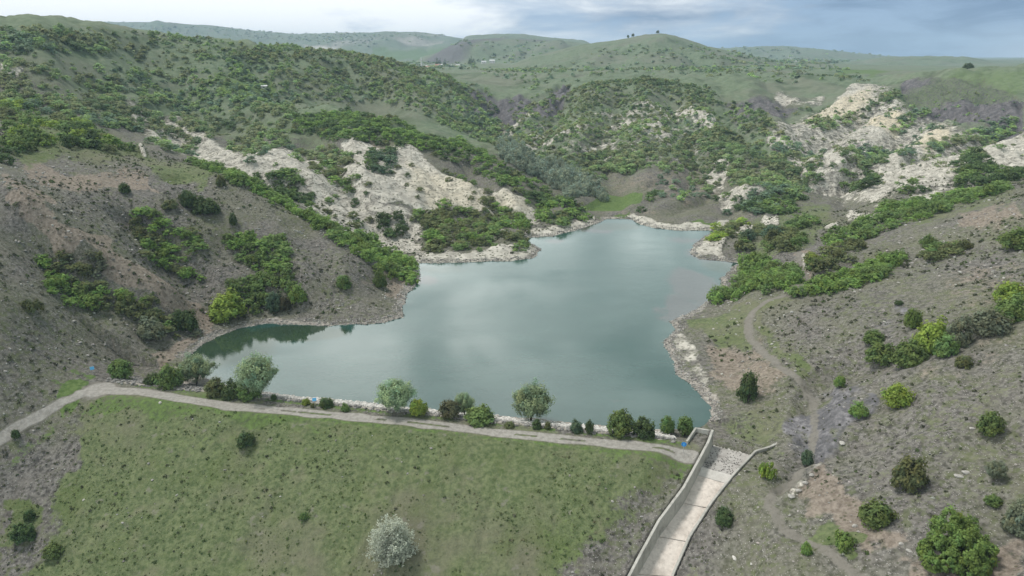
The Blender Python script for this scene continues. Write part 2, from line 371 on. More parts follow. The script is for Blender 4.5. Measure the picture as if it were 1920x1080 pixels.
for P, y0, y1, dep_, w in [
  ([(60,470),(130,525),(220,585),(300,628),(345,650)],120,170,1.6,10), ([(230,400),(285,450),(330,505),(372,560),(395,592)],150,205,3.4,8.5),
  ([(440,440),(478,505),(495,560),(508,592)],150,205,3.0,8), ([(10,352),(130,448),(230,503),(330,558),(380,586)],140,175,-2.2,6),
  ([(560,420),(620,520),(660,590)],150,215,1.4,6), ([(330,330),(400,430),(430,520)],160,240,1.6,7),
  ([(560,260),(640,330),(720,420),(770,480)],212,380,5,14), ([(880,300),(930,380),(960,430)],240,360,3,9), ([(300,200),(420,290),(560,350)],240,420,5,16),
  ([(620,120),(700,170),(800,230),(860,270)],360,640,7,24), ([(480,120),(560,190),(680,230)],380,620,6,24), ([(250,90),(330,160),(420,220)],330,560,6,24),
  ([(760,130),(840,190),(900,250)],400,680,6,20), ([(940,262),(935,225),(925,195),(900,175)],430,720,9,22),
  ([(1060,180),(1020,240),(990,280)],400,640,7,20), ([(1180,170),(1150,240),(1120,300)],340,620,6,18), ([(1260,180),(1290,240),(1310,300),(1330,370)],290,580,6,16),
  ([(1345,200),(1400,260),(1470,320),(1540,352)],300,620,7,18), ([(1640,200),(1560,250),(1500,290)],330,600,6,16), ([(1740,210),(1680,260),(1600,320),(1570,350)],290,560,6,16),
  ([(1900,230),(1780,275),(1680,300),(1600,335)],270,460,6,15), ([(1700,450),(1600,490),(1510,520)],150,215,1.8,7), ([(1800,620),(1700,660),(1600,690)],95,140,1.5,7), ([(1850,720),(1700,800),(1580,850)],78,115,1.2,6)]:
    crease(P, y0, y1, dep_, w)
# rills down the fall line
def rill(tx, ty, wl, amp, where, seed):
    q = XX*ty-YY*tx; t = XX*tx+YY*ty
    global Z
    Z = Z+(np.abs(fbm(q, t*.16, wl, 3, seed))*2-.7)*amp*where*keep
lw = (XX < 30)*sstep(265, 225, YY); rw = (XX > 20)*sstep(265, 225, YY)
rill(.85, -.5, 10, .85, lw, 311); rill(-.93, .3, 9, .6, rw, 313)
mid_ = sstep(225, 290, YY)*(YY < 900)
le = sstep(30, -30, XX); ri = 1-le
rill(.5, -.86, 46, 4.2, mid_*le, 317); rill(.6, -.8, 17, 1.5, mid_*le, 319)
rill(-.25, -.97, 40, 4.0, mid_*ri, 323); rill(-.6, -.8, 15, 1.5, mid_*ri, 325)
Z -= LAY['purple']*(YY > 420)*(np.abs(fbm(XX, YY*.35, 22, 3, 331))*14+np.abs(fbm(XX, YY, 7, 2, 332))*3)
# the ranges beyond, each with its own skyline
def rng_(Y0, wf, wb, sky, zb=14):
    global Z
    P = np.array(sky, float); a = bearing(P[:, 0], 85)
    top = CAM_Z+np.interp(AG, a, slope_of(P[:, 1]), left=np.nan, right=np.nan)*Y0
    ed = np.minimum(sstep(a[0]-.001, a[0]+.05, AG), 1-sstep(a[-1]-.05, a[-1]+.001, AG))
    top = np.where(np.isnan(top), zb, top); top = zb+(top-zb)*ed
    l = LG-math.log(Y0); prof = np.where(l < 0, np.exp(-(l/wf)**2), np.exp(-(l/wb)**2))
    h = zb+(top-zb)[None]*prof[:, None]
    rough_ = (np.abs(fbm(XX, YY*.6, Y0*.06, 4, int(Y0)))*2-.6)*(top-zb)[None]*.30*(1-prof[:, None]**6)*prof[:, None]
    h = h+rough_+fbm(XX, YY, Y0*.012, 3, int(Y0)+5)*Y0*.0011
    w_ = (YG > 700)[:, None]
    Z = np.where(w_, np.maximum(Z, h), Z)
zf = sstep(700, 1000, YY); Z = Z*(1-zf)+np.minimum(Z, 46+fbm(XX, YY, 300, 3, 401)*6)*zf
rng_(1450, .30, .12, [(880,140),(950,124),(1000,106),(1060,90),(1100,82),(1150,76),(1180,71),(1210,65),(1235,63),(1260,66),(1290,75),(1330,88),(1380,98),(1440,111),(1490,122),(1540,134)])
rng_(2300, .20, .10, [(730,122),(780,110),(820,98),(845,86),(870,77),(920,72),(1000,74),(1060,78),(1120,83),(1180,92)])
rng_(3300, .18, .10, [(810,82),(850,74),(880,67),(930,63),(985,64),(1010,68),(1050,72),(1110,77),(1160,84)])
rng_(4500, .26, .12, [(-900,60),(-400,52),(0,46),(50,39),(100,37),(200,42),(300,42),(400,48),(450,55),(500,60),(560,64),(640,62),(700,62),(780,60),(820,64),(850,71),(900,78),(980,88)])
rng_(3500, .17, .10, [(1280,106),(1340,91),(1380,90),(1430,87),(1480,87),(1540,92),(1580,97),(1650,104),(1690,107),(1760,114)])
rng_(2200, .22, .10, [(1500,128),(1560,121),(1610,114),(1660,108),(1700,106),(1780,106),(1820,107),(1850,112),(1890,119),(1960,121),(2200,122),(2500,118)])
# the dam body
zd = dam_z(d_)
zd = zd+fbm(XX, YY, 9, 3, 61)*.34*(d_ < -4)-np.clip(np.abs(fbm(s_, d_*.15, 7, 2, 65))*-1+.25, 0, 1)*.9*sstep(-4, -9, d_)+fbm(XX, YY, 2.2, 2, 62)*.12*(d_ < -3.5)
Z = Z*(1-wdam)+zd*wdam
# shore and bed of the lake
beach = np.clip(SDL, 0, None)*.22+.06*(SDL > 0)+np.clip(fbm(XX, YY, 2.0, 2, 71), 0, 1)*.25*sstep(.3, 2, SDL)
up = (d_ > 2) & (wdam > .3)
m = sstep(3, 15, SDL)
Zs = np.where(up, np.maximum(Z, .02), beach*(1-m)+np.maximum(Z, .3)*m)
bed = np.maximum(-7, np.minimum(SDL, 0)*.3-.05)
lk = (YY > 85) & (YY < 420)
Z = np.where(lk & (SDL < 60) & (d_ > 2), np.where(SDL <= 0, bed, np.where(up, np.minimum(Zs, beach*2.6+.1), Zs)), Z)
# tracks pressed into the ground
ROAD = np.array([at(u, v, Z, 70, 140)[:2] for u, v in ROAD_PX])
LEFT = np.array([at(u, v, Z, 70, 140)[:2] for u, v in LEFT_PX])
TRACK = np.array([at(u, v, Z, 55, 230)[:2] for u, v in TRACK_PX])
a0, b0 = np.searchsorted(YG, (55, 230))
dr = np.full(Z.shape, 1e3); dt = dr.copy()
dr[a0:b0] = line_d(ROAD, XX[a0:b0], YY[a0:b0]); dt[a0:b0] = line_d(TRACK, XX[a0:b0], YY[a0:b0])
wr = fbm(XX, YY, 4, 2, 77)*.5
dlf = np.full(Z.shape, 1e3); dlf[a0:b0] = line_d(LEFT, XX[a0:b0], YY[a0:b0]); dr = np.minimum(dr, dlf+.3)
tk = np.where(YY > 116, .66, np.where(YY > 92, .54, .58))
LAY['path'] = np.maximum(1-sstep(.95, 1.75, dr+wr*.7), (1-sstep(.3, 1.5, dt+wr))*tk).astype(np.float32)
jn = 1-sstep(2.0, 4.5, np.hypot(XX-ROAD[1][0], YY-ROAD[1][1]))
ctr = (1-sstep(.10, .42, dr))*sstep(25, 45, s_)*(fbm(XX, YY, 5, 3, 79) > -.15); LAY['path'] *= (1-.75*ctr).astype(np.float32); LAY['lush'] = np.maximum(LAY['lush'], (ctr*.45*(YY < 140)).astype(np.float32))
LAY['path'] = np.maximum(LAY['path'], jn.astype(np.float32)*.9)
Z -= .12*(1-sstep(1.0, 2.2, dt))
GULLY = np.array([at(u, v, Z, 70, 140)[:2] for u, v in [(1540,705),(1530,745),(1520,790),(1512,840),(1500,880),(1485,910)]])
dg = np.full(Z.shape, 1e3); dg[a0:b0] = line_d(GULLY, XX[a0:b0], YY[a0:b0])
Z -= 1.5*(1-sstep(.8, 4.2, dg+fbm(XX, YY, 4, 3, 171)*1.2))
LEDGE = np.array([at(u, v, Z, 60, 120)[:2] for u, v in [(1478,935),(1495,918),(1515,893),(1530,878)]])
dl_ = np.full(Z.shape, 1e3); dl_[a0:b0] = line_d(LEDGE, XX[a0:b0], YY[a0:b0])
Z += .7*(1-sstep(.2, 1.6, dl_+fbm(XX, YY, 2, 2, 172)*.5)); LAY['rock'] = np.maximum(LAY['rock'], ((1-sstep(.2, 1.5, dl_))*.45).astype(np.float32))
# ground fitted to the spillway walls
sel = (XX > -5) & (XX < 60) & (YY > 55) & (YY < 112)
xs, ys, zs = XX[sel], YY[sel], Z[sel]
def along(line, vals, x, y):
    best = np.full(x.shape, 1e18); val = np.zeros(x.shape); side = np.zeros(x.shape)
    for k in range(len(line)-1):
        (x0, y0), (x1, y1) = line[k], line[k+1]
        ex, ey = x1-x0, y1-y0
        t = np.clip(((x-x0)*ex+(y-y0)*ey)/(ex*ex+ey*ey), 0, 1)
        q = (x-x0-t*ex)**2+(y-y0-t*ey)**2
        c = q < best
        best = np.where(c, q, best); val = np.where(c, vals[k]+t*(vals[k+1]-vals[k]), val)
        side = np.where(c, ex*(y-y0)-ey*(x-x0), side)
    return np.sqrt(best), val, side
dl, tl, sl = along(CH_L, CH_TL, xs, ys)
dq, tr, sr = along(CH_R, CH_TR, xs, ys)
CHP = np.vstack([CH_L, CH_R[::-1]])
inside = poly_sd(CHP, xs, ys)
fl = along((CH_L+CH_R)/2, CH_F, xs, ys)[1]
outl = (sl < 0) & (inside > 0)
wl_ = 1-sstep(.8, 6, dl)
zs = np.where(outl & (d_[sel] < 3), zs*(1-wl_)+(tl-.14)*wl_, zs)
wr_ = 1-sstep(.8, 7, dq)
outr = (sr > 0) & (inside > 0) & (d_[sel] < 6)
zs = np.where(outr, zs*(1-wr_)+(tr-.15)*wr_, zs)
zs = np.where(inside < .16, fl-1.0, zs)
# apron in front of the weir
apx, apy = 38.5, 103.5
ap = 1-sstep(3.5, 8, np.hypot(xs-apx, (ys-apy)*1.2))
zs = np.where((inside > .3), zs*(1-ap)+ap*np.minimum(zs, .72+.1*np.clip(inside, 0, 3)), zs)
def wall_pt(u, v, z):
    x_, y_ = ground_pt(u, v, z); return (x_, y_, z)
UW = [wall_pt(1286,826,3.5), wall_pt(1303,801,3.8), wall_pt(1334,805,3.9)]
BAY = np.array([UW[0][:2], UW[1][:2], UW[2][:2], CH_L[0], CH_L[1], (CH_L[1][0]-3.5, CH_L[1][1]+.6)])
bay = poly_sd(BAY, xs, ys)
zs = np.where((bay < .1) & (inside > .5), 3.02, zs)
Z[sel] = zs
Z = Z.astype(np.float64)
GZ = Z
LAY['shore'] = np.where((SDL < 9) & (wdam < .3), 1-sstep(.4, 2.4, SDL+fbm(XX, YY, 5, 2, 9)*2.2), 0).astype(np.float32)
LAY['shore'] *= (1-LAY['rock'])
rip = ((d_ > 2.6) & (wdam > .3) & (s_ < 107) & (s_ > 3))
LAY['shore'] = np.maximum(LAY['shore'], rip.astype(np.float32)*.8)
LAY['grass'] *= (1-LAY['shore']); LAY['soil'] *= (1-LAY['shore']*.7)
verge = (np.abs(np.abs(d_+.2)-2.3) < .6)*(wdam > .5)*(fbm(XX, YY, 3, 2, 19) > -.1)
LAY['lush'] = np.maximum(LAY['lush'], verge*.5*(1-LAY['path'])).astype(np.float32)

# ------------------------------------------------------------------ node helpers
class NT:
    def __init__(s, mat):
        s.t = mat.node_tree; s.n = s.t.nodes; s.l = s.t.links
    def new(s, typ, **kw):
        nd = s.n.new(typ)
        for k, v in kw.items(): setattr(nd, k, v)
        return nd
    def put(s, sock, val):
        if isinstance(val, bpy.types.NodeSocket): s.l.new(val, sock)
        elif val is not None:
            if sock.type == 'RGBA' and len(val) == 3: val = (*val, 1)
            sock.default_value = val
    def math(s, op, a, b=None, clamp=False):
        nd = s.new('ShaderNodeMath', operation=op, use_clamp=clamp)
        s.put(nd.inputs[0], a)
        if b is not None: s.put(nd.inputs[1], b)
        return nd.outputs[0]
    def mix(s, f, a, b, mode='MIX'):
        nd = s.new('ShaderNodeMix', data_type='RGBA', blend_type=mode)
        s.put(nd.inputs[0], f); s.put(nd.inputs[6], a); s.put(nd.inputs[7], b)
        return nd.outputs[2]
    def noise(s, vec, scale, detail=3, rough=.55, dist=0.0):
        nd = s.new('ShaderNodeTexNoise')
        s.put(nd.inputs['Vector'], vec); s.put(nd.inputs['Scale'], scale); s.put(nd.inputs['Detail'], detail); s.put(nd.inputs['Roughness'], rough); s.put(nd.inputs['Distortion'], dist)
        return nd.outputs['Fac']
    def voro(s, vec, scale, out='Distance', rand=1.0):
        nd = s.new('ShaderNodeTexVoronoi')
        s.put(nd.inputs['Vector'], vec); s.put(nd.inputs['Scale'], scale); s.put(nd.inputs['Randomness'], rand)
        return nd.outputs[out]
    def ramp(s, f, a, b):                # smooth 0..1 between a and b
        nd = s.new('ShaderNodeMapRange', interpolation_type='SMOOTHSTEP')
        s.put(nd.inputs[0], f); nd.inputs[1].default_value = a; nd.inputs[2].default_value = b
        return nd.outputs[0]
    def scalev(s, vec, sc, rot=(0, 0, 0)):
        nd = s.new('ShaderNodeMapping'); s.put(nd.inputs[0], vec)
        nd.inputs['Scale'].default_value = sc; nd.inputs['Rotation'].default_value = rot
        return nd.outputs[0]

def material(name, rough=.9, spec=.2):
    m = D.materials.new(name); m.use_nodes = True
    k = NT(m); b = k.n['Principled BSDF']
    b.inputs['Roughness'].default_value = rough; b.inputs['Specular IOR Level'].default_value = spec
    return m, k, b

def mesh_np(name, V, F, smooth=False, mat=None):
    """V (n,3), F (m,k) -> mesh datablock"""
    me = D.meshes.new(name)
    V = np.asarray(V, np.float32); F = np.asarray(F, np.int32)
    me.vertices.add(len(V)); me.vertices.foreach_set('co', V.ravel())
    k = F.shape[1]
    me.loops.add(F.size); me.loops.foreach_set('vertex_index', F.ravel())
    me.polygons.add(len(F)); me.polygons.foreach_set('loop_start', np.arange(0, F.size, k, dtype=np.int32))
    me.polygons.foreach_set('use_smooth', np.full(len(F), smooth))
    if mat: me.materials.append(mat)
    me.update(calc_edges=True)
    return me

def vcol(me, name, C):
    at_ = me.attributes.new(name, 'FLOAT_COLOR', 'POINT')
    at_.data.foreach_set('color', np.asarray(C, np.float32).ravel())

def link(name, me, parent=None, loc=None):
    o = D.objects.new(name, me); COL.objects.link(o)
    if parent: o.parent = parent
    if loc is not None: o.location = loc
    return o

def tag(o, label=None, cat=None, group=None, kind=None):
    if label: o['label'] = label
    if cat: o['category'] = cat
    if group: o['group'] = group
    if kind: o['kind'] = kind
    return o

# ------------------------------------------------------------------ ground material
def ground_material():
    m, k, b = material('hill_ground', .95, .1)
    co = k.new('ShaderNodeNewGeometry').outputs['Position']
    def attr(nm):
        a = k.new('ShaderNodeAttribute', attribute_name=nm)
        sp = k.new('ShaderNodeSeparateColor'); k.l.new(a.outputs['Color'], sp.inputs[0])
        return sp.outputs[0], sp.outputs[1], sp.outputs[2], a.outputs['Alpha']
    rock, ochre, soil, purple = attr('cover_a')
    grass, lush, path, shore = attr('cover_b')
    nL = k.noise(co, .045, 4, .6); nM = k.noise(co, .28, 4, .6); nS = k.noise(co, 1.3, 4, .62); nF = k.noise(co, 5.0, 3, .6)
    v1 = k.voro(co, 1.5); v2 = k.voro(co, 4.2); vc = k.voro(co, 4.2, 'Color'); v3 = k.voro(co, .62)
    # scree
    c = k.mix(k.ramp(nS, .3, .7), (.054,.051,.047), (.21,.198,.183))
    c = k.mix(k.math('MULTIPLY', k.ramp(nM, .4, .7), .5), c, (.165,.15,.132))
    c = k.mix(k.math('MULTIPLY', k.ramp(nL, .42, .62), .35), c, (.14,.15,.08))
    weeds = k.math('MULTIPLY', k.ramp(k.noise(co, .75, 4, .65), .47, .62), k.ramp(k.noise(co, .06, 3, .6), .40, .58))
    c = k.mix(k.math('MULTIPLY', weeds, .62), c, (.115,.135,.06))
    sep = k.new('ShaderNodeSeparateColor'); k.l.new(vc, sep.inputs[0])
    stone = k.math('MULTIPLY', k.ramp(sep.outputs[0], .72, .82), k.math('SUBTRACT', 1, k.ramp(v2, .25, .42)))
    scree_st = k.mix(sep.outputs[1], (.25,.235,.215), (.47,.45,.425))
    tuft = k.math('MULTIPLY', k.math('SUBTRACT', 1, k.ramp(v1, .18, .4)), k.ramp(k.noise(co, .5, 2), .44, .6))
    c = k.mix(k.math('MULTIPLY', tuft, .8), c, (.058,.065,.036))
    c = k.mix(k.math('MULTIPLY', stone, .7), c, scree_st)
    def layer(c, mask, col, edge=.5, gain=1.0, nn=nM):
        f = k.math('ADD', k.math('MULTIPLY', mask, 1.25), k.math('MULTIPLY', k.math('SUBTRACT', nn, .5), edge*2.2))
        f = k.math('MULTIPLY', k.ramp(f, .38, .72), gain)
        return k.mix(f, c, col), f
    soilc = k.mix(k.ramp(nS, .3, .7), (.16,.13,.105), (.29,.245,.205))
    soilc = k.mix(k.math('MULTIPLY', tuft, .75), soilc, (.075,.075,.045))
    c, _ = layer(c, soil, soilc, .8, .85, k.math('ADD', k.math('MULTIPLY', nM, .6), k.math('MULTIPLY', nS, .4)))
    yp = k.new('ShaderNodeSeparateXYZ'); k.l.new(co, yp.inputs[0]); fy = k.ramp(yp.outputs[1], 180, 340)
    purp = k.mix(fy, k.mix(k.ramp(nS, .3, .72), (.135,.13,.137), (.27,.26,.272)), k.mix(k.ramp(nS, .3, .72), (.085,.08,.085), (.22,.205,.21)))
    cr = k.noise(k.scalev(co, (.9,.9,.22)), .35, 5, .65)
    purp = k.mix(k.ramp(cr, .4, .62), k.mix(.6, purp, (.05,.052,.055)), purp)
    c, _ = layer(c, purple, purp, .8)
    yy = k.new('ShaderNodeSeparateXYZ'); k.l.new(co, yy.inputs[0])
    pasture = k.ramp(yy.outputs[1], 230, 420)
    g1 = k.mix(k.ramp(nS, .28, .72), (.068,.098,.040), (.155,.182,.088))
    g1 = k.mix(k.math('MULTIPLY', k.ramp(nM, .5, .75), .5), g1, (.19,.18,.12))
    g1 = k.mix(k.math('MULTIPLY', k.ramp(nL, .46, .64), .7), g1, (.16,.15,.11))
    g1 = k.mix(k.math('MULTIPLY', k.ramp(k.noise(co, .11, 4, .6), .5, .68), .5), g1, (.085,.12,.035))
    g1 = k.mix(k.math('MULTIPLY', k.ramp(nF, .55, .75), .35), g1, (.25,.24,.16))
    g1 = k.mix(k.math('MULTIPLY', k.math('SUBTRACT', 1, k.ramp(v3, .1, .3)), k.math('MULTIPLY', k.ramp(nM, .5, .65), .4)), g1, (.045,.06,.025))
    gp = k.mix(k.ramp(nM, .3, .7), (.10,.14,.082), (.165,.20,.13))
    gp = k.mix(k.math('MULTIPLY', k.ramp(k.noise(co, .012, 5, .65), .45, .62), .6), gp, (.16,.16,.125))
    gp = k.mix(k.math('MULTIPLY', k.ramp(k.noise(co, .03, 4, .65), .52, .66), .6), gp, (.065,.095,.05))
    g1 = k.mix(pasture, g1, gp)
    g1 = k.mix(k.math("MULTIPLY", k.ramp(k.noise(co, .38, 3, .6), .62, .72), .6), g1, (.21,.195,.165))
    nG = k.math('ADD', k.math('MULTIPLY', nM, .5), k.math('MULTIPLY', nS, .5))
    c, _ = layer(c, grass, g1, .8, .95, nG)
    g2 = k.mix(k.ramp(nS, .3, .7), (.065,.11,.03), (.125,.18,.06))
    c, _ = layer(c, lush, g2, .6, .95, nS)
    # pale bedrock with bedding lines
    bed = k.noise(k.scalev(co, (.75,.8,1.5), (.5,.35,.4)), .5, 5, .7, .9)
    rc = k.mix(k.ramp(nM, .3, .7), (.36,.34,.30), (.57,.54,.48))
    rc = k.mix(k.math('MULTIPLY', ochre, .75), rc, k.mix(nM, (.56,.47,.33), (.64,.58,.44)))
    rc = k.mix(k.math('MULTIPLY', k.math('SUBTRACT', 1, k.ramp(bed, .36, .52)), .8), rc, (.17,.16,.135))
    speck = k.math('MULTIPLY', k.math('SUBTRACT', 1, k.ramp(k.voro(co, .75), .2, .42)), k.ramp(nM, .42, .58))
    rc = k.mix(k.math('MULTIPLY', speck, .85), rc, (.085,.09,.055))
    c, fr = layer(c, rock, rc, .85, 1.0, k.math('ADD', k.math('MULTIPLY', nM, .55), k.math('MULTIPLY', bed, .45)))
    # pebble shore
    sh = k.mix(k.ramp(v2, .1, .45), (.42,.395,.36), (.25,.225,.20))
    sh = k.mix(k.ramp(nS, .4, .7), sh, (.42,.39,.35))
    c, _ = layer(c, shore, sh, .35, .95, nS)
    pc = k.mix(k.ramp(nS, .25, .75), (.25,.235,.215), (.37,.35,.325))
    pc = k.mix(k.ramp(path, .62, .85), k.mix(nS, (.14,.13,.112), (.225,.21,.185)), pc)
    pc = k.mix(k.math('MULTIPLY', k.ramp(nF, .55, .7), .4), pc, (.2,.185,.165))
    c, _ = layer(c, path, pc, .35, .95, nS)
    k.put(b.inputs['Base Color'], c)
    h = k.math('ADD', k.math('MULTIPLY', nS, .5), k.math('ADD', k.math('MULTIPLY', nF, .16), k.math('MULTIPLY', stone, .14)))
    h = k.math('ADD', h, k.math('MULTIPLY', k.math('MULTIPLY', bed, fr), 1.6))
    bp = k.new('ShaderNodeBump'); bp.inputs['Strength'].default_value = .75; bp.inputs['Distance'].default_value = .55
    k.l.new(h, bp.inputs['Height']); k.l.new(bp.outputs[0], b.inputs['Normal'])
    return m

idx = np.arange(NR*NA).reshape(NR, NA)
F = np.stack([idx[:-1, :-1], idx[:-1, 1:], idx[1:, 1:], idx[1:, :-1]], -1).reshape(-1, 4)
me = mesh_np('terrain', np.stack([XX, YY, Z], -1).reshape(-1, 3), F, True, ground_material())
vcol(me, 'cover_a', np.stack([LAY['rock'], LAY['ochre'], LAY['soil'], LAY['purple']], -1).reshape(-1, 4))
vcol(me, 'cover_b', np.stack([LAY['grass'], LAY['lush'], LAY['path'], LAY['shore']], -1).reshape(-1, 4))
tag(link('terrain', me), kind='structure')

# ------------------------------------------------------------------ water
def water_material():
    m, k, b = material('lake_water', .06, .5)
    co = k.new('ShaderNodeNewGeometry').outputs['Position']
    a = k.new('ShaderNodeAttribute', attribute_name='bed')
    sp = k.new('ShaderNodeSeparateColor'); k.l.new(a.outputs['Color'], sp.inputs[0])
    n1 = k.noise(k.scalev(co, (1, 1.8, 1)), .09, 4, .6)
    c = k.mix(k.ramp(n1, .3, .7), (.024,.064,.056), (.033,.078,.068))
    wf = k.ramp(k.math('ADD', sp.outputs[0], k.math('MULTIPLY', k.math('SUBTRACT', k.noise(co, .16, 5, .65), .5), 1.3)), .35, .8)
    c = k.mix(k.math('MULTIPLY', wf, .55), c, (.12,.085,.09))
    gf = k.ramp(k.math('ADD', sp.outputs[1], k.math('MULTIPLY', k.math('SUBTRACT', k.noise(co, .3, 4, .6), .5), .9)), .3, .8)
    c = k.mix(k.math('MULTIPLY', gf, .85), c, (.03,.05,.028))
    k.put(b.inputs['Base Color'], c)
    b.inputs['IOR'].default_value = 1.62
    wind = k.ramp(k.noise(k.scalev(co, (.5, 1, 1)), .03, 3), .4, .6)
    k.put(b.inputs['Roughness'], k.math('ADD', .02, k.math('MULTIPLY', wind, .08)))
    w1 = k.noise(k.scalev(co, (1, 1.6, 1)), 1.4, 3, .6)
    w2 = k.noise(co, .35, 2)
    bp = k.new('ShaderNodeBump'); k.put(bp.inputs['Strength'], k.math('ADD', .03, k.math('MULTIPLY', wind, .13))); bp.inputs['Distance'].default_value = .12
    k.l.new(k.math('ADD', w1, w2), bp.inputs['Height']); k.l.new(bp.outputs[0], b.inputs['Normal'])
    return m
rs = np.arange(np.searchsorted(YG, 90), np.searchsorted(YG, 330), 3); cs = np.arange(0, NA, 3)
sub = SDL[np.ix_(rs, cs)]
dsub = d_[np.ix_(rs, cs)]; ssub = s_[np.ix_(rs, cs)]
wet = (sub < 2.2)
quad = wet[:-1, :-1] & wet[:-1, 1:] & wet[1:, 1:] & wet[1:, :-1]
gi = np.arange(wet.size).reshape(wet.shape)
Fw = np.stack([gi[:-1, :-1], gi[:-1, 1:], gi[1:, 1:], gi[1:, :-1]], -1)[quad]
xw, yw = XX[np.ix_(rs, cs)], YY[np.ix_(rs, cs)]
def blob(u, v, ru, rv):
    x, y = ground_pt(u, v); x1, _ = ground_pt(u+ru, v); _, y1 = ground_pt(u, v-rv)
    q = ((xw-x)/abs(x1-x))**2+((yw-y)/abs(y1-y))**2
    return np.clip(1.25-q, 0, 1)
weed = np.maximum.reduce([blob(1310,540,60,42), blob(1285,585,40,40), blob(1330,480,50,22)*.8, blob(1240,590,25,18)*.6, blob(1120,430,40,9), blob(1285,450,50,9)*.7, blob(800,525,28,10)*.9, blob(1180,760,90,20)*.35, blob(650,735,60,12)*.3, blob(1040,452,26,5)*.8])
green = np.maximum.reduce([blob(420,650,120,40), blob(560,625,110,18), blob(1350,500,40,14)*.8, blob(1150,425,60,8), blob(820,505,80,10)*.6, blob(1330,425,60,6)*.6])
used = np.unique(Fw); remap = np.full(wet.size, -1); remap[used] = np.arange(len(used))
Vw = np.stack([xw.ravel(), yw.ravel(), np.zeros(wet.size)], -1)[used]
mw = mesh_np('water', Vw, remap[Fw], True, water_material())
vcol(mw, 'bed', np.stack([weed.ravel(), green.ravel(), 0*weed.ravel(), 0*weed.ravel()], -1)[used])
tag(link('water', mw), kind='structure')

# ------------------------------------------------------------------ camera, sky, sun
cam = D.cameras.new('camera'); cam.sensor_width = 36; cam.lens = 36*FPX/1920; cam.clip_end = 30000; cam.clip_start = .5
co_ = link('camera', cam, loc=(0, 0, CAM_Z)); co_.rotation_euler = (radians(90)-PITCH, 0, 0)
S.camera = co_

SUN_EL, SUN_AZ = radians(63), radians(-60)          # azimuth from +Y, clockwise
w = D.worlds.new('World'); S.world = w; w.use_nodes = True
k = NT(w); bg = k.n['Background']
sky = k.new('ShaderNodeTexSky', sky_type='NISHITA', sun_disc=False); sky.sun_elevation = SUN_EL; sky.sun_rotation = SUN_AZ
sky.air_density = 1.0; sky.dust_density = 2.0
gen = k.new('ShaderNodeTexCoord').outputs['Generated']
sx = k.new('ShaderNodeSeparateXYZ'); k.l.new(gen, sx.inputs[0])
x, y, z = sx.outputs
# cloud deck seen in perspective: divide by height
zz = k.math('ADD', k.math('MAXIMUM', z, 0.0), .20)
cmb = k.new('ShaderNodeCombineXYZ'); k.l.new(k.math('DIVIDE', x, zz), cmb.inputs[0]); k.l.new(k.math('DIVIDE', y, zz), cmb.inputs[1])
deck = cmb.outputs[0]
n1 = k.noise(deck, .7, 5, .55, .5); n2 = k.noise(deck, 2.0, 5, .6, .4)
nn = k.math('ADD', k.math('MULTIPLY', n1, .65), k.math('MULTIPLY', n2, .35))
# the storm bank stands to the right of the valley, low in the sky
side = k.math('ADD', k.math('MULTIPLY', x, .95), k.math('MULTIPLY', z, -.15))
f = k.math('ADD', k.math('MULTIPLY', k.math('SUBTRACT', nn, .5), 2.1), k.math('ADD', side, .0))
dark = k.ramp(f, -.20, .34)
cloud = k.mix(dark, (1.12,1.135,1.14), k.mix(k.ramp(z, .06, .2), k.mix(k.ramp(n2, .36, .64), (.13,.22,.37), (.28,.41,.59)), (.50,.57,.58)))
# bright gap on the right horizon
gap = k.math('MULTIPLY', k.ramp(x, .50, .62), k.math('SUBTRACT', 1, k.ramp(z, -.01, .045)))
cloud = k.mix(k.math('MULTIPLY', gap, .85), cloud, (.80,.86,.92))
high = k.ramp(z, .09, .24); zen = k.math('SUBTRACT', 1, k.math('MULTIPLY', k.ramp(z, .40, .75), .78))
n3 = k.noise(deck, 2.1, 4, .55, .6)
patchy = k.mix(k.ramp(n3, .38, .62), (.5,.53,.54), (1.12,1.12,1.12))
cloud = k.mix(k.ramp(z, .08, .2), cloud, k.mix(1.0, cloud, patchy, 'MULTIPLY'))
cloud = k.mix(1.0, cloud, k.mix(high, (1, 1, 1), (2.0,2.06,1.98)), 'MULTIPLY')
cloud = k.mix(1.0, cloud, zen, 'MULTIPLY')
cover = k.ramp(nn, .12, .26)
skc = k.mix(1.0, sky.outputs[0], (.1,.1,.1), 'MULTIPLY')
k.put(bg.inputs['Color'], k.mix(k.math('MULTIPLY', cover, .95), skc, cloud)); bg.inputs['Strength'].default_value = 1.0

# ------------------------------------------------------------------ haze
hm = D.materials.new('haze_air'); hm.use_nodes = True
hk = NT(hm); hk.n.remove(hk.n['Principled BSDF'])
pv = hk.new('ShaderNodeVolumePrincipled'); pv.inputs['Color'].default_value = (.58, .78, 1, 1); pv.inputs['Density'].default_value = 1.25e-4; pv.inputs['Anisotropy'].default_value = 0.0
hk.l.new(pv.outputs[0], hk.n['Material Output'].inputs['Volume'])
hx, hy0, hy1, hz0, hz1 = 13000, -200, 9400, float(Z.min())-1, max(float(Z.max())+8, CAM_Z+12)
Vh = [(x, y, z) for z in (hz0, hz1) for y in (hy0, hy1) for x in (-hx, hx)]
mh = mesh_np('haze', Vh, [(0,2,3,1),(4,5,7,6),(0,1,5,4),(2,6,7,3),(0,4,6,2),(1,3,7,5)], False, hm)
tag(link('haze', mh), kind='stuff')

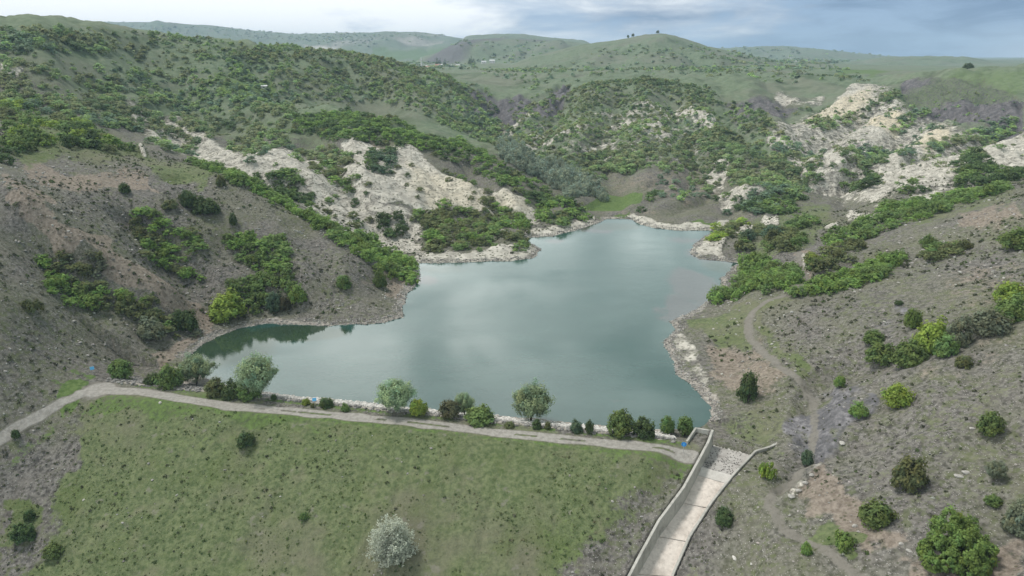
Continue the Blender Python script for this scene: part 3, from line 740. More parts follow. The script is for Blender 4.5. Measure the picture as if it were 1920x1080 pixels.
sl_ = D.lights.new('sun', 'SUN'); sl_.energy = 2.6; sl_.angle = radians(12); sl_.color = (1, .96, .9)
so = link('sun', sl_, loc=(0, 0, 200))
dirv = (math.sin(SUN_AZ)*math.cos(SUN_EL), math.cos(SUN_AZ)*math.cos(SUN_EL), math.sin(SUN_EL))
from mathutils import Vector
so.rotation_euler = Vector(dirv).to_track_quat('Z', 'Y').to_euler()
S.view_settings.view_transform = 'Standard'; S.view_settings.look = 'None'; S.view_settings.exposure = .2; S.view_settings.gamma = 1
S.cycles.max_bounces = 6; S.cycles.diffuse_bounces = 2; S.cycles.glossy_bounces = 2; S.cycles.transmission_bounces = 2; S.cycles.volume_bounces = 0
# ------------------------------------------------------------------ plants
def leaf_material(name, hue_noise=.25, rough=.75, trans=.38):
    m, k, b = material(name, rough, .15)
    oi = k.new('ShaderNodeObjectInfo')
    a = k.new('ShaderNodeAttribute', attribute_name='tone')
    sp = k.new('ShaderNodeSeparateColor'); k.l.new(a.outputs['Color'], sp.inputs[0])
    c = k.mix(1.0, oi.outputs['Color'], a.outputs['Color'], 'MULTIPLY')
    hv = k.new('ShaderNodeHueSaturation'); k.put(hv.inputs['Color'], c)
    k.put(hv.inputs['Hue'], k.math('ADD', .488, k.math('MULTIPLY', oi.outputs['Random'], .024)))
    k.put(hv.inputs['Value'], k.math('ADD', .85, k.math('MULTIPLY', oi.outputs['Random'], .3)))
    k.put(b.inputs['Base Color'], hv.outputs[0])
    tr = k.new('ShaderNodeBsdfTranslucent'); k.l.new(hv.outputs[0], tr.inputs['Color'])
    mx = k.new('ShaderNodeMixShader'); mx.inputs[0].default_value = trans
    out = k.n['Material Output']
    k.l.new(b.outputs[0], mx.inputs[1]); k.l.new(tr.outputs[0], mx.inputs[2]); k.l.new(mx.outputs[0], out.inputs['Surface'])
    return m
M_LEAF = leaf_material('leaf_green')
def bark_material():
    m, k, b = material('bark', .9, .1)
    co = k.new('ShaderNodeTexCoord').outputs['Object']
    n = k.noise(k.scalev(co, (6, 6, 1.2)), 2.0, 4, .6)
    k.put(b.inputs['Base Color'], k.mix(n, (.05,.042,.034), (.14,.12,.1)))
    return m
M_BARK = bark_material()

def unit(v):
    return v/(np.linalg.norm(v, axis=1, keepdims=True)+1e-9)

def leaves(C, N, size, r, tone, aspect=.55):
    """one bent rhombic leaf spray per centre"""
    n = len(C)
    t = unit(np.cross(N, r.normal(size=(n, 3)))); b = np.cross(N, t)
    s = size[:, None]
    V = np.stack([C-t*s, C-b*s*aspect+N*s*.12, C+t*s, C+b*s*aspect+N*s*.12], 1).reshape(-1, 3)
    F = np.arange(4*n).reshape(n, 4)
    T = np.repeat(tone, 4, 0)
    return V, F, T

def dome_crown(r, nc, nl, rx, ry, rz, zc, leaf, lump=.3, hollow=.55, sag=.35, droop=0.0):
    """clumps over an uneven ellipsoid"""
    d = unit(r.normal(size=(nc, 3))); d[:, 2] = np.abs(d[:, 2])*1.25-sag; d = unit(d)
    rad = r.uniform(hollow, 1.0, nc)**.6*(1+r.normal(size=nc)*.10)
    cl = d*rad[:, None]*np.array([rx, ry, rz])
    cs = r.uniform(.6, 1.25, nc)*lump*min(rx, rz)
    k = np.repeat(np.arange(nc), nl)
    off = r.normal(size=(len(k), 3))*.55
    off /= np.maximum(1, np.linalg.norm(off, axis=1, keepdims=True)/1.3)
    C = cl[k]+off*cs[k][:, None]
    if droop: C[:, 2] -= droop*np.abs(r.normal(size=len(k)))
    out = unit(off*1.2+d[k]*.7+np.array([0, 0, .65])+r.normal(size=C.shape)*.45)
    ct = r.uniform(.72, 1.25, nc)
    tone = ct[k]*r.uniform(.82, 1.15, len(k))
    hue = r.normal(size=nc)[k]*.06
    T = np.stack([tone*(1+hue), tone, tone*(1-hue), np.ones(len(k))], 1)
    C[:, 2] += zc
    C[:, 2] = np.maximum(C[:, 2], .03)
    return leaves(C, out, leaf*r.uniform(.6, 1.25, len(C)), r, T)

def merge(parts):
    V, F, T, o = [], [], [], 0
    for v, f, t in parts:
        V.append(v); F.append(f+o); T.append(t); o += len(v)
    return np.concatenate(V), np.concatenate(F), np.concatenate(T)

def leaf_mesh(name, VFT, z0=0.0):
    V = VFT[0]; ex = np.percentile(np.abs(V[:, :2]-np.median(V[:, :2], 0)), 97.5)
    V[:, :2] *= .5/(ex*1.16); lo, hi = np.percentile(V[:, 2], (1, 99)); V[:, 2] = z0+(V[:, 2]-lo)/(hi-lo)*(1-z0)
    me_ = mesh_np(name, VFT[0], VFT[1], False, M_LEAF); vcol(me_, 'tone', VFT[2]); return me_

def tube_np(P, R, n=6):
    P = np.asarray(P, float); R = np.asarray(R, float)
    ang = np.arange(n)*2*math.pi/n
    V = []
    for i in range(len(P)):
        t = P[min(i+1, len(P)-1)]-P[max(i-1, 0)]; t /= np.linalg.norm(t)+1e-9
        u = np.cross(t, [.3, .9, .2]); u /= np.linalg.norm(u); w_ = np.cross(t, u)
        V.append(P[i]+R[i]*(np.cos(ang)[:, None]*u+np.sin(ang)[:, None]*w_))
    V = np.concatenate(V); F = []
    for i in range(len(P)-1):
        for j in range(n):
            F.append((i*n+j, i*n+(j+1) % n, (i+1)*n+(j+1) % n, (i+1)*n+j))
    return V, np.array(F)

def wood_mesh(name, r, h, spread, nlimb, rad, fork=.25):
    VV, FF, o = [], [], 0
    def put(P, R):
        nonlocal o
        v, f = tube_np(P, R); VV.append(v); FF.append(f+o); o += len(v)
    put([(0, 0, -.4), (.02*h, 0, h*fork*.5), (0, .02*h, h*fork)], [rad*1.25, rad, rad*.85])
    for i in range(nlimb):
        a = i*2*math.pi/nlimb+r.uniform(-.4, .4); sp_ = spread*r.uniform(.5, 1)
        e = np.array([math.cos(a)*sp_, math.sin(a)*sp_, h*r.uniform(.7, .92)])
        m_ = np.array([e[0]*.45, e[1]*.45, h*(fork+.28)])
        put([(0, 0, h*fork*.85), m_, e], [rad*.6, rad*.4, rad*.1])
        q = e*np.array([.4, 1.2, .95])+r.normal(size=3)*.1*h
        put([m_, (m_+q)/2, q], [rad*.32, rad*.2, rad*.06])
    return mesh_np(name, np.concatenate(VV), np.concatenate(FF), True, M_BARK)

R1 = np.random.default_rng(11)
# shapes are made one metre wide and tall, then scaled to the plant
SHRUB, SHRUBW = [], []
for i in range(5):
    k1 = dome_crown(R1, 60, 34, .46, .46, .62, .34, .062, .30, .5)
    parts = [k1]
    for j in range(3):                        # side lobes
        a = R1.uniform(0, 6.28); v, f, t = dome_crown(R1, 16, 30, .24, .24, .3, .2, .058, .36, .5)
        parts.append((v+np.array([math.cos(a)*.3, math.sin(a)*.3, 0]), f, t))
    SHRUB.append(leaf_mesh('shrub_crown', merge(parts)))
    SHRUBW.append(wood_mesh('shrub_stems', R1, .7, .3, 5, .035, .08))
ROUND, ROUNDW = [], []
for i in range(3):                            # small bushy tree on a short stem
    ROUND.append(leaf_mesh('tree_crown', dome_crown(R1, 80, 36, .45, .45, .44, .55, .058, .30, .5, .62), .16))
    ROUNDW.append(wood_mesh('tree_stem', R1, .7, .25, 5, .04, .2))
WILLOW, WILLOWW = [], []
for i in range(3):
    a = dome_crown(R1, 150, 76, .48, .48, .46, .54, .025, .22, .4, .5, .05)
    b = dome_crown(R1, 40, 40, .36, .36, .35, .62, .028, .26, .2, .4, .04)
    v_, f_, t_ = merge([a, b]); q_ = .58+.42*sstep(.2, .62, v_[:, 2]); v_[:, 0] *= q_; v_[:, 1] *= q_
    wm = leaf_mesh('willow_crown', (v_, f_, t_), .22); WILLOW.append(wm)
    WILLOWW.append(wood_mesh('willow_trunk', R1, .85, .34, 7, .032, .2))
SILVER = []
for i in range(2):                            # open twiggy bush with upright sprays
    ps = []
    for j in range(190):
        a, e = R1.uniform(0, 6.28), R1.uniform(.15, 1.45)
        dr_ = np.array([math.cos(a)*math.cos(e), math.sin(a)*math.cos(e), math.sin(e)])
        L_ = R1.uniform(.4, .52)
        n_ = 60
        t_ = R1.uniform(.25, .95, n_)[:, None]
        P_ = dr_*t_*L_*np.array([1, 1, 1.5])+R1.normal(size=(n_, 3))*.028+np.array([0, 0, .08])+np.array([0, 0, .10])*t_**2
        N_ = unit(R1.normal(size=(n_, 3))+np.array([0, 0, .5]))
        tn = R1.uniform(.75, 1.25)*R1.uniform(.85, 1.12, n_)
        ps.append(leaves(P_, N_, np.full(n_, .024)*R1.uniform(.7, 1.3, n_), R1, np.stack([tn, tn, tn, np.ones(n_)], 1), .4))
    SILVER.append(leaf_mesh('bush_crown', merge(ps)))
SILVERW = wood_mesh('bush_stems', R1, .8, .35, 7, .022, .05)
BIG = []                                      # many-domed thicket bush
for i in range(1):
    ps = []
    for cx, cy, cz, rr in [(-.05,.2,.42,.27),(.2,.12,.32,.26),(-.33,-.02,.2,.2),(.02,-.15,.3,.27),(.28,-.18,.22,.22),(-.22,-.25,.14,.17),(.05,-.36,.14,.2),(-.42,.08,.12,.12),(-.46,-.2,.06,.12),(.16,-.4,.1,.14),(.36,.02,.2,.15)]:
        v, f, t = dome_crown(R1, 80, 44, rr*.92, rr*.92, rr*1.15, cz*.75, .021, .2, .6, .45)
        ps.append((v+np.array([cx, cy, 0]), f, t))
    BIG.append(leaf_mesh('bush_crown', merge(ps)))
LOWP = []                                     # ground-hugging patch
for i in range(2):
    LOWP.append(leaf_mesh('patch_leaves', dome_crown(R1, 50, 24, .5, .5, .25, .05, .05, .25, .1, .1)))

TINT = {'mid': (.142,.205,.068), 'dark': (.085,.128,.05), 'yellow': (.225,.30,.06), 'willow': (.26,.335,.195), 'olive': (.14,.16,.07),
        'bright': (.17,.255,.07), 'silver': (.50,.535,.44), 'bluish': (.10,.15,.09), 'grey': (.17,.19,.125), 'brown': (.10,.10,.055)}
def put_color(o, tint, j=0):
    c = np.array(TINT[tint])*(1.12+j); o.color = (*c, 1)

def plant(name, cat, label, x, y, w_, h_, crown, wood, tint, group, rot=None, woodname='stem', crownname='crown', depth=None):
    rot = R1.uniform(0, 6.28) if rot is None else rot
    e = D.objects.new(name, None); COL.objects.link(e); e.empty_display_size = .3
    e.location = (x, y, hz(x, y)-.05); e.rotation_euler = (0, 0, rot)
    tag(e, label, cat, group)
    c = link(crownname, crown, e); c.scale = (w_, depth or w_, h_); put_color(c, tint)
    if wood:
        t = link(woodname, wood, e); t.scale = (w_, depth or w_, h_)
    return e
def metres_per_px(x, y, z):
    return (y*CP-(z-CAM_Z)*SP)/FPX

# individually surveyed plants: (u, v of the foot, width, height in frame px, form, tint, label)
GD = 'trees and bushes along the dam crest'
NEAR = [
 (230,712,44,42,'round','mid','round green tree alone at the left end of the dam road, nearest the junction',GD),
 (289,722,34,26,'shrub','dark','low dark shrub touching the left side of a round green bush by the dam road',GD),
 (321,726,50,48,'shrub','mid','full green shrub just left of the smaller grey-green willow on the dam',GD),
 (371,724,66,62,'willow','willow','smaller pale willow with dark forked trunk at the left end of the dam',GD),
 (405,742,38,34,'shrub','olive','dark olive shrub at the left foot of the largest willow on the dam',GD),
 (436,746,46,36,'shrub','dark','dark shrub in front of the largest willow, between an olive and a green one',GD),
 (467,747,46,36,'shrub','mid','green shrub against the trunk of the largest willow on the dam',GD),
 (484,746,76,84,'willow','willow','largest pale grey-green willow, standing by the water near the left cove',GD),
 (514,751,14,13,'shrub','dark','tiny dark shrub in the riprap right of the largest willow',GD),
 (574,760,16,13,'shrub','yellow','tiny yellowish shrub just left of the blue sign on the riprap',GD),
 (587,765,12,9,'shrub','olive','smallest olive shrub at the foot of the blue sign on the riprap',GD),
 (612,764,28,20,'shrub','dark','low dark shrub just right of the blue sign on the riprap',GD),
 (648,772,18,17,'shrub','mid','small green shrub by the road between the riprap sign and a tall willow',GD),
 (743,776,72,66,'willow','willow','pale willow standing alone in the left half of the dam crest by the water',GD),
 (785,782,38,37,'round','yellow','yellow-green bush right beside a pale willow on the dam',GD),
 (844,785,42,35,'round','brown','brownish dark bush left of the smallest willow on the dam',GD),
 (871,781,38,48,'willow','willow','smallest pale willow, half hidden behind two dark bushes',GD),
 (900,793,60,34,'shrub','mid','wide low green bush just right of the smallest willow',GD),
 (996,793,74,82,'willow','willow','tall pale willow on the middle of the dam, rightmost of the willows',GD),
 (1006,804,18,18,'shrub','dark','small dark shrub under the rightmost willow',GD),
 (1027,806,14,16,'shrub','olive','small olive shrub just right of the rightmost willow',GD),
 (955,802,20,9,'shrub','olive','very low olive shrub on the road edge left of the rightmost willow',GD),
 (1080,811,26,24,'shrub','bluish','small blue-green shrub midway between a willow and the tall dark pair',GD),
 (1105,813,19,25,'round','dark','narrow dark bush left of the tall green bush near the spillway',GD),
 (1162,817,50,50,'shrub','mid','tallest green bush left of the spillway, touching a dark one',GD),
 (1206,820,48,42,'shrub','dark','dark bush touching the tallest green bush left of the spillway',GD),
 (1250,817,30,39,'round','mid','small round-headed tree on a thin stem, second from the spillway',GD),
 (1284,819,30,38,'round','mid','small round-headed tree on a thin stem, next to the spillway wall',GD),
 (463,840,38,31,'shrub','dark','dark round bush alone on the green dam face',None),
 (738,1060,80,78,'silver','silver','silvery grey bush alone on the lower dam face',None),
 (47,1019,46,38,'shrub','dark','dark green bush at the left edge of the dam face, largest of three',None),
 (57,977,20,20,'shrub','dark','small dark bush just above a larger one at the left edge of the dam face',None),
 (102,1047,36,28,'shrub','mid','green bush at the lower left, right of a darker larger one',None),
 (32,826,15,19,'round','dark','small scraggy dark bush beside the left road',None),
 (570,978,22,8,'patch','mid','low green weed patch on the dam face, right of centre',None),
 (1401,752,40,56,'shrub','dark','tall dark upright bush on the bare right bank by the water',None),
 (1512,877,25,34,'round','bluish','small blue-green bush in the dark gully right of the spillway',None),
 (1681,764,56,46,'shrub','yellow','bright yellow-green bush, larger one above the purple-grey bank',None),
 (1608,786,38,32,'shrub','bright','smaller bright bush at the edge of the purple-grey bank',None),
 (1853,819,44,46,'shrub','mid','green bush alone on the stony right slope below the oak thicket',None),
 (1702,919,68,66,'shrub','olive','round olive-green bush in the middle of the near right slope',None),
 (1641,986,62,48,'shrub','mid','low green bush on the pinkish soil of the near right slope',None),
 (1783,1068,138,118,'big','bright','largest bush, many-domed and bright green, in the lower right corner',None),
 (1862,906,36,42,'willow','grey','thin greyish bush beside a pale boulder on the near right slope',None),
 (1860,950,30,22,'shrub','mid','small green bush above the grey bush at the right edge',None),
 (1903,1003,54,66,'shrub','grey','grey-green bush cut by the right edge beside the largest bush',None),
 (1356,986,34,32,'shrub','dark','dark bush against the outside of the right spillway wall',None),
 (1511,1041,22,25,'shrub','bright','small bright bush on the inner side of the lower track',None),
 (1578,1032,52,18,'patch','bright','low bright green weed patch beside the lower track',None),
 (1437,898,34,20,'patch','yellow','yellow-green weed patch by the stub of the right spillway wall',None),
 (1650,684,62,42,'shrub','mid','wide green bush at the lower left of the oak thicket on the right slope','oaks of the right slope thicket'),
 (1702,688,62,52,'shrub','mid','green bush at the lowest edge of the oak thicket on the right slope','oaks of the right slope thicket'),
 (1742,660,66,66,'shrub','yellow','tall yellow-green oak bush in the middle of the right slope thicket','oaks of the right slope thicket'),
 (1772,668,50,44,'shrub','mid','green oak bush at the lower right of the right slope thicket','oaks of the right slope thicket'),
 (1795,648,44,54,'shrub','grey','greyish thin bush at the top right of the oak thicket','oaks of the right slope thicket'),
 (1708,618,30,40,'round','bright','small bright tree standing above the oak thicket on a thin stem','oaks of the right slope thicket'),
 (1636,645,38,26,'shrub','mid','small bush detached on the left above the oak thicket','oaks of the right slope thicket'),
 (1850,628,76,54,'shrub','grey','wide pale green bush between the oak thicket and the right edge','oaks of the right slope thicket'),
 (1892,604,66,56,'shrub','mid','green bush at the right edge beside the wide pale bush','oaks of the right slope thicket'),
 (1892,570,58,44,'shrub','yellow','yellowish bush, uppermost of the group at the right edge','oaks of the right slope thicket'),
 (1572,728,22,24,'round','bright','small bright tree just above the purple-grey bank',None),
 (1806,690,30,25,'shrub','olive','small olive bush below the oak thicket, right of it',None),
 (428,598,72,54,'shrub','yellow','large yellow-green tree by the left cove, brightest on that shore',None),
 (559,570,40,35,'shrub','bright','small bright green tree on the bare spur right of the gully trees',None),
 (516,584,32,36,'shrub','bluish','blue-green bush between a yellow-green and a bright green tree on the left shore',None),
 (536,584,26,28,'shrub','brown','brownish thin bush left of the small bright tree on the spur',None),
 (645,542,28,26,'shrub','mid','green bush alone on the bare spur, nearest its tip',None),
 (713,540,26,34,'shrub','mid','slim green bush on the tip of the bare spur',None),
 (285,640,60,46,'shrub','grey','grey-green bush at the foot of the left gully thicket',None),
 (348,620,46,40,'shrub','dark','dark bush at the lower right end of the left gully thicket',None),
 (320,392,34,18,'shrub','olive','low olive bush on the upper spur, left of a larger dark group',None),
 (355,388,34,30,'shrub','dark','tall dark bush on the upper spur, left one of a pair',None),
 (388,402,54,34,'shrub','dark','wide dark bush on the upper spur, right one of a pair',None),
 (438,422,18,22,'shrub','dark','small dark bush alone on the upper spur',None),
 (234,362,22,18,'shrub','dark','small dark round bush alone on the grey slope above the gullies',None),
 (415,350,20,22,'shrub','olive','small olive bush on the crest of the bare spur',None),
 (62,588,44,14,'patch','olive','low olive weed patch on the lower left slope',None),
 (1740,465,32,26,'shrub','mid','small green bush alone on the grey right slope between two hedge lines',None),
 (1900,467,66,44,'shrub','mid','wide green bush on the right slope at the right edge',None),
 (1685,572,16,9,'shrub','dark','tiny dark cushion bush alone on the grey right slope',None),
 (1815,130,22,10,'shrub','dark','dark bush on the edge of the green field on the right hilltop',None),
]
FORMS = {'shrub': (SHRUB, SHRUBW), 'round': (ROUND, ROUNDW), 'willow': (WILLOW, WILLOWW)}
OCC = []
for i, (u, v, wp, hp, form, tint, label, grp) in enumerate(NEAR):
    # the foot is taken a little uphill of the sighted lower leaf edge
    x, y, zg = at(u, v-1)
    mp = metres_per_px(x, y, zg)
    cosd = math.cos(math.atan(-float(slope_of(v))))
    sind = (1-cosd*cosd)**.5
    w_ = wp*mp*1.02; h_ = max(.42*w_, (hp*mp-.42*w_*sind)/cosd) if form != 'patch' else hp*mp
    if form == 'big': h_ = .58*w_
    foot = w_*.30*(1-cosd*cosd)**.5
    d0 = math.hypot(x, y); x, y = x+x/d0*foot, y+y/d0*foot
    nm, cat = {'shrub': ('bush', 'bush'), 'round': ('small_tree', 'small tree'), 'willow': ('willow_tree', 'willow'), 'silver': ('silver_bush', 'bush'), 'big': ('oak_bush', 'bush'), 'patch': ('weed_patch', 'weeds')}[form]
    if form in FORMS:
        A, B = FORMS[form]; j = i % len(A)
        if form == 'willow' and tint == 'grey': nm, cat = 'bush', 'bush'
        plant(nm, cat, label, x, y, w_, h_, A[j], B[j], tint, grp, woodname='trunk' if form != 'shrub' else 'stem')
    elif form == 'silver': plant(nm, cat, label, x, y, w_, h_, SILVER[0], SILVERW, tint, grp)
    elif form == 'big': plant(nm, cat, label, x, y, w_, h_, BIG[0], SHRUBW[0], tint, grp, rot=0.0)
    else:
        o = link(nm, LOWP[i % 2], loc=(x, y, hz(x, y))); o.scale = (w_, w_*.8, h_*1.5); o.rotation_euler = (0, 0, R1.uniform(0, 6)); put_color(o, tint); tag(o, label, cat, grp)
    OCC.append((x, y, w_*.5))
OCC = np.array(OCC)

# thickets of the slopes: outline, near, far, spacing, cover, (size range m), tints, place, short place
TH = [
 ([(80,490),(120,472),(195,492),(200,545),(290,565),(375,610),(370,635),(310,640),(270,620),(240,592),(140,580),(75,535)],122,172,1.75,.85,(2.2,4.0),['mid','bright','olive','grey'],'in the lowest gully of the left slope'),
 ([(235,412),(290,395),(330,430),(380,425),(380,470),(350,490),(388,530),(370,548),(330,515),(265,485),(255,440)],150,205,2.1,.85,(2.4,4.2),['mid','bright','olive','mid'],'in the middle gully of the left slope'),
 ([(425,452),(470,440),(535,448),(545,520),(555,560),(520,592),(455,585),(420,530),(470,515),(462,490),(430,475)],150,205,2.4,.9,(2.8,4.6),['bright','mid','mid','bright'],'in the gully nearest the left cove'),
 ([(350,287),(420,290),(432,322),(400,325),(360,306)],200,262,3.2,.95,(3,4.6),['mid','bright'],'behind the top of the bare spur'),
 ([(430,320),(470,342),(560,398),(640,432),(700,456),(760,490),(785,522),(760,538),(715,520),(680,487),(600,432),(500,372),(420,338)],185,250,2.8,.95,(2.8,4.6),['bright','mid','bright','bright'],'in the hedge line behind the bare spur'),
 ([(775,402),(800,382),(880,397),(900,372),(950,387),(1000,422),(990,436),(940,425),(925,470),(860,478),(800,470),(790,440)],208,290,3.6,.92,(3,5.2),['mid','bright','olive','mid'],'in the thicket below the white rock'),
 ([(945,440),(985,437),(1000,460),(960,472)],212,262,3.4,.9,(3,4.4),['olive','mid'],'on the small point below the white rock'),
 ([(705,412),(755,405),(762,442),(720,452)],215,285,4,.9,(4,6),['dark'],'in the gully mouth left of the white rock'),
 ([(505,330),(560,325),(582,385),(525,368)],220,300,3.6,.9,(3.4,5.2),['dark','mid'],'on the grey scree behind the bare spur'),
 ([(580,305),(640,308),(645,345),(600,345)],230,330,3.8,.7,(3,4.6),['bright','olive'],'on the upper grey scree'),
 ([(640,335),(680,335),(690,372),(645,365)],230,310,3.8,.7,(3,4.4),['mid','bright'],'on the scree left of the white rock'),
 ([(690,290),(735,285),(740,325),(695,330)],250,340,3.6,.8,(4,6),['dark','bluish'],'on the white rock face'),
 ([(430,300),(560,272),(700,280),(850,315),(1000,400),(780,402),(760,440),(620,420),(450,345)],220,360,4.4,.2,(2,3.6),['mid','olive','dark'],'scattered over the white rock slope'),
 ([(560,192),(700,190),(800,222),(880,272),(960,322),(1050,372),(1103,400),(1108,415),(1030,430),(1005,412),(975,365),(900,325),(800,290),(740,272),(620,262),(540,252)],255,420,3.9,.86,(3,5),['mid','mid','bright','dark','olive'],'on the crest above the white rock'),
 ([(930,272),(960,265),(1000,302),(1070,312),(1090,342),(1130,350),(1130,378),(1060,375),(1000,332),(950,305)],295,480,5.2,.9,(5.5,8),['bluew'],'in the willow grove at the lake head'),
 ([(1195,367),(1245,362),(1250,400),(1180,405)],265,330,4,.5,(2.8,4.5),['dark','mid'],'beside the meadow at the lake head'),
 ([(1340,372),(1500,370),(1490,405),(1360,402)],240,315,3.8,.72,(3,4.8),['mid','dark','bluish'],'behind the sand bar'),
 ([(1325,572),(1370,535),(1400,490),(1440,467),(1447,500),(1490,507),(1500,535),(1470,545),(1400,558),(1340,575)],150,212,3.1,.95,(3.2,5.2),['mid','bright','mid'],'in the dense thicket on the right shore'),
 ([(1385,470),(1390,450),(1420,432),(1480,430),(1515,455),(1490,475),(1420,475)],185,262,3.4,.88,(3.2,5),['mid','olive','bluish'],'behind the white headland'),
 ([(1465,417),(1510,405),(1525,425),(1500,435),(1470,430)],210,290,3.4,.9,(3.2,4.8),['mid','dark'],'by the pale rocks above the headland'),
 ([(1315,450),(1350,427),(1395,418),(1370,445),(1330,455)],215,282,3.2,.85,(2.6,4),['yellow','olive'],'on the water side of the headland'),
 ([(1510,487),(1545,470),(1600,460),(1620,472),(1600,490),(1560,515),(1520,505)],150,225,3.4,.8,(3,4.6),['mid','olive','yellow'],'between the right slope hedges'),
 ([(1535,450),(1600,425),(1660,407),(1640,402),(1650,387),(1690,385),(1780,370),(1890,345),(1890,357),(1800,387),(1700,422),(1640,447),(1560,467)],165,282,3.2,.85,(2.8,4.6),['mid','mid','bright'],'in the upper hedge of the right slope'),
 ([(1480,550),(1530,535),(1590,515),(1650,495),(1690,480),(1700,490),(1640,525),(1560,550),(1490,560)],125,205,1.9,.98,(2.4,3.8),['bright','mid'],'in the lower hedge of the right slope'),
 ([(1725,482),(1760,462),(1805,455),(1812,472),(1760,497)],120,195,2.1,.95,(2.6,4),['mid','olive'],'at the upper end of the lower hedge'),
 ([(0,165),(100,192),(180,250),(250,280),(200,285),(120,270),(30,285),(0,290)],175,330,4.6,.52,(3.6,6),['olive','mid','yellow'],'on the grassy top of the left slope'),
 ([(30,257),(80,247),(85,280),(35,285)],190,245,3.4,.95,(4,5.5),['mid'],'left of the pair above the pink soil'),
 ([(120,252),(190,247),(185,278),(130,280)],195,250,3.4,.95,(4,5.5),['dark'],'right of the pair above the pink soil'),
 ([(0,270),(22,282),(18,310),(0,305)],165,225,3.4,.9,(4,5.5),['dark'],'at the left edge above the pink soil'),
 ([(1785,312),(1820,287),(1850,302),(1910,312),(1915,335),(1860,345),(1785,360)],215,350,4,.85,(3.4,5.4),['mid','dark'],'on the white rocks at the right edge'),
 ([(1565,322),(1625,327),(1665,337),(1630,355),(1590,362)],260,345,4,.85,(3.4,5.4),['mid','dark'],'in the gully among the white rocks'),
 ([(1690,345),(1750,345),(1745,365),(1680,365)],225,290,4,.8,(3,4.6),['mid','dark'],'at the foot of the white rocks on the right'),
 ([(1480,455),(1535,440),(1530,470),(1490,472)],180,240,4.5,.25,(2.2,3.4),['mid'],'on the flat by the upper track'),
]
# the far scrub that nobody could count
FARTH = [
 ([(575,283),(600,280),(660,280),(670,300),(620,320),(590,310)],290,420,4.5,.9,(3.5,5.5)),
 ([(1510,230),(1600,215),(1680,168),(1687,184),(1630,217),(1580,237),(1540,252)],380,640,5,.9,(3.5,5.5)),
 ([(1655,242),(1720,205),(1742,200),(1725,227),(1680,247)],330,480,4.5,.9,(3.5,5.5)),
 ([(1575,283),(1600,280),(1660,280),(1672,302),(1620,322),(1590,312)],290,420,4.5,.9,(3.5,5.5)),
 ([(1680,292),(1760,270),(1820,250),(1900,220),(1915,245),(1850,270),(1790,277),(1700,297)],270,430,4.5,.88,(3.5,5.5)),
 ([(1340,192),(1400,250),(1480,332),(1560,352),(1592,332),(1480,262),(1420,202)],300,620,5,.7,(3.5,5.5)),
 ([(1480,262),(1600,240),(1920,240),(1920,300),(1700,345),(1520,330)],260,460,7,.22,(2.5,4.5)),
 ([(1440,200),(1920,170),(1920,240),(1500,255)],340,620,9,.25,(2.5,4.5)),
 ([(540,85),(700,105),(860,150),(930,200),(940,240),(900,262),(840,242),(760,197),(560,187),(450,150),(420,110)],360,720,4.7,.70,(3.2,5.4)),
 ([(0,55),(130,52),(250,60),(420,80),(540,88),(450,150),(300,130),(160,100),(0,110)],330,640,5.8,.50,(3,5.4)),
 ([(0,60),(130,55),(230,80),(220,105),(120,95),(0,100)],330,520,6,.75,(4,6.5)),
 ([(0,110),(200,130),(420,150),(560,187),(540,252),(350,252),(200,242),(0,200)],240,520,4.5,.64,(3,5.2)),
 ([(180,190),(420,250),(560,262),(640,300),(500,322),(420,300),(330,287),(270,262),(200,225)],200,380,4.6,.52,(3,5)),
 ([(160,100),(300,130),(450,150),(420,180),(250,150)],330,560,8,.2,(3,5)),
 ([(870,215),(960,240),(1000,262),(960,302),(900,272)],380,640,5,.8,(3.5,6)),
 ([(960,215),(1060,165),(1200,142),(1330,165),(1350,232),(1440,290),(1540,345),(1500,390),(1400,402),(1360,332),(1250,310),(1120,342),(1050,300),(970,290)],280,680,4.5,.60,(2.6,4.4)),
 ([(1060,165),(1200,143),(1330,165),(1345,200),(1200,190),(1050,200)],440,680,5.5,.55,(3,5)),
 ([(1100,290),(1160,280),(1205,300),(1190,327),(1100,322)],330,430,4.2,.92,(3.6,5.2)),
 ([(1290,247),(1350,237),(1440,290),(1520,342),(1480,400),(1390,397),(1360,332)],270,480,4.4,.75,(3,4.8)),
 ([(1130,290),(1340,262),(1340,330),(1130,337)],310,450,7,.35,(3,4.6)),
 ([(880,130),(1500,100),(1640,150),(1500,170),(1350,165),(1200,137),(1000,160)],680,1700,12,.32,(3.5,6.5)),
 ([(860,150),(905,165),(945,185),(1000,180),(1065,150),(1075,165),(1030,195),(960,222),(880,205)],480,760,5.5,.24,(3,5)),
 ([(960,150),(1100,140),(1100,165),(990,175)],640,1000,12,.2,(4,6)),
 ([(1120,92),(1200,78),(1270,78),(1340,95),(1500,108),(1400,122),(1100,104)],900,1650,12,.34,(3.5,7)),
 ([(700,108),(900,120),(870,145),(780,128)],1200,2200,22,.35,(5,9)),
 ([(840,75),(1060,80),(1000,120),(850,110)],1700,3400,26,.4,(6,10)),
 ([(1340,85),(1680,100),(1560,125),(1420,118)],1600,3800,42,.5,(8,14)),
 ([(60,34),(560,60),(840,66),(700,90),(300,60)],2500,4800,40,.5,(8,14)),
 ([(1200,350),(1340,290),(1350,370),(1240,385)],275,400,4.6,.5,(2.0,4)),
 ([(0,55),(250,60),(540,88),(700,108),(870,155),(930,240),(700,200),(540,250),(200,240),(0,200)],300,720,5.2,.34,(1.1,2.4)),
 ([(960,215),(1060,165),(1200,142),(1330,165),(1540,345),(1400,400),(1250,310),(1000,300)],280,680,5,.34,(1.1,2.2)),
 ([(1440,255),(1640,160),(1930,180),(1930,320),(1700,350),(1500,340)],240,640,5.5,.30,(1.1,2.4)),
]
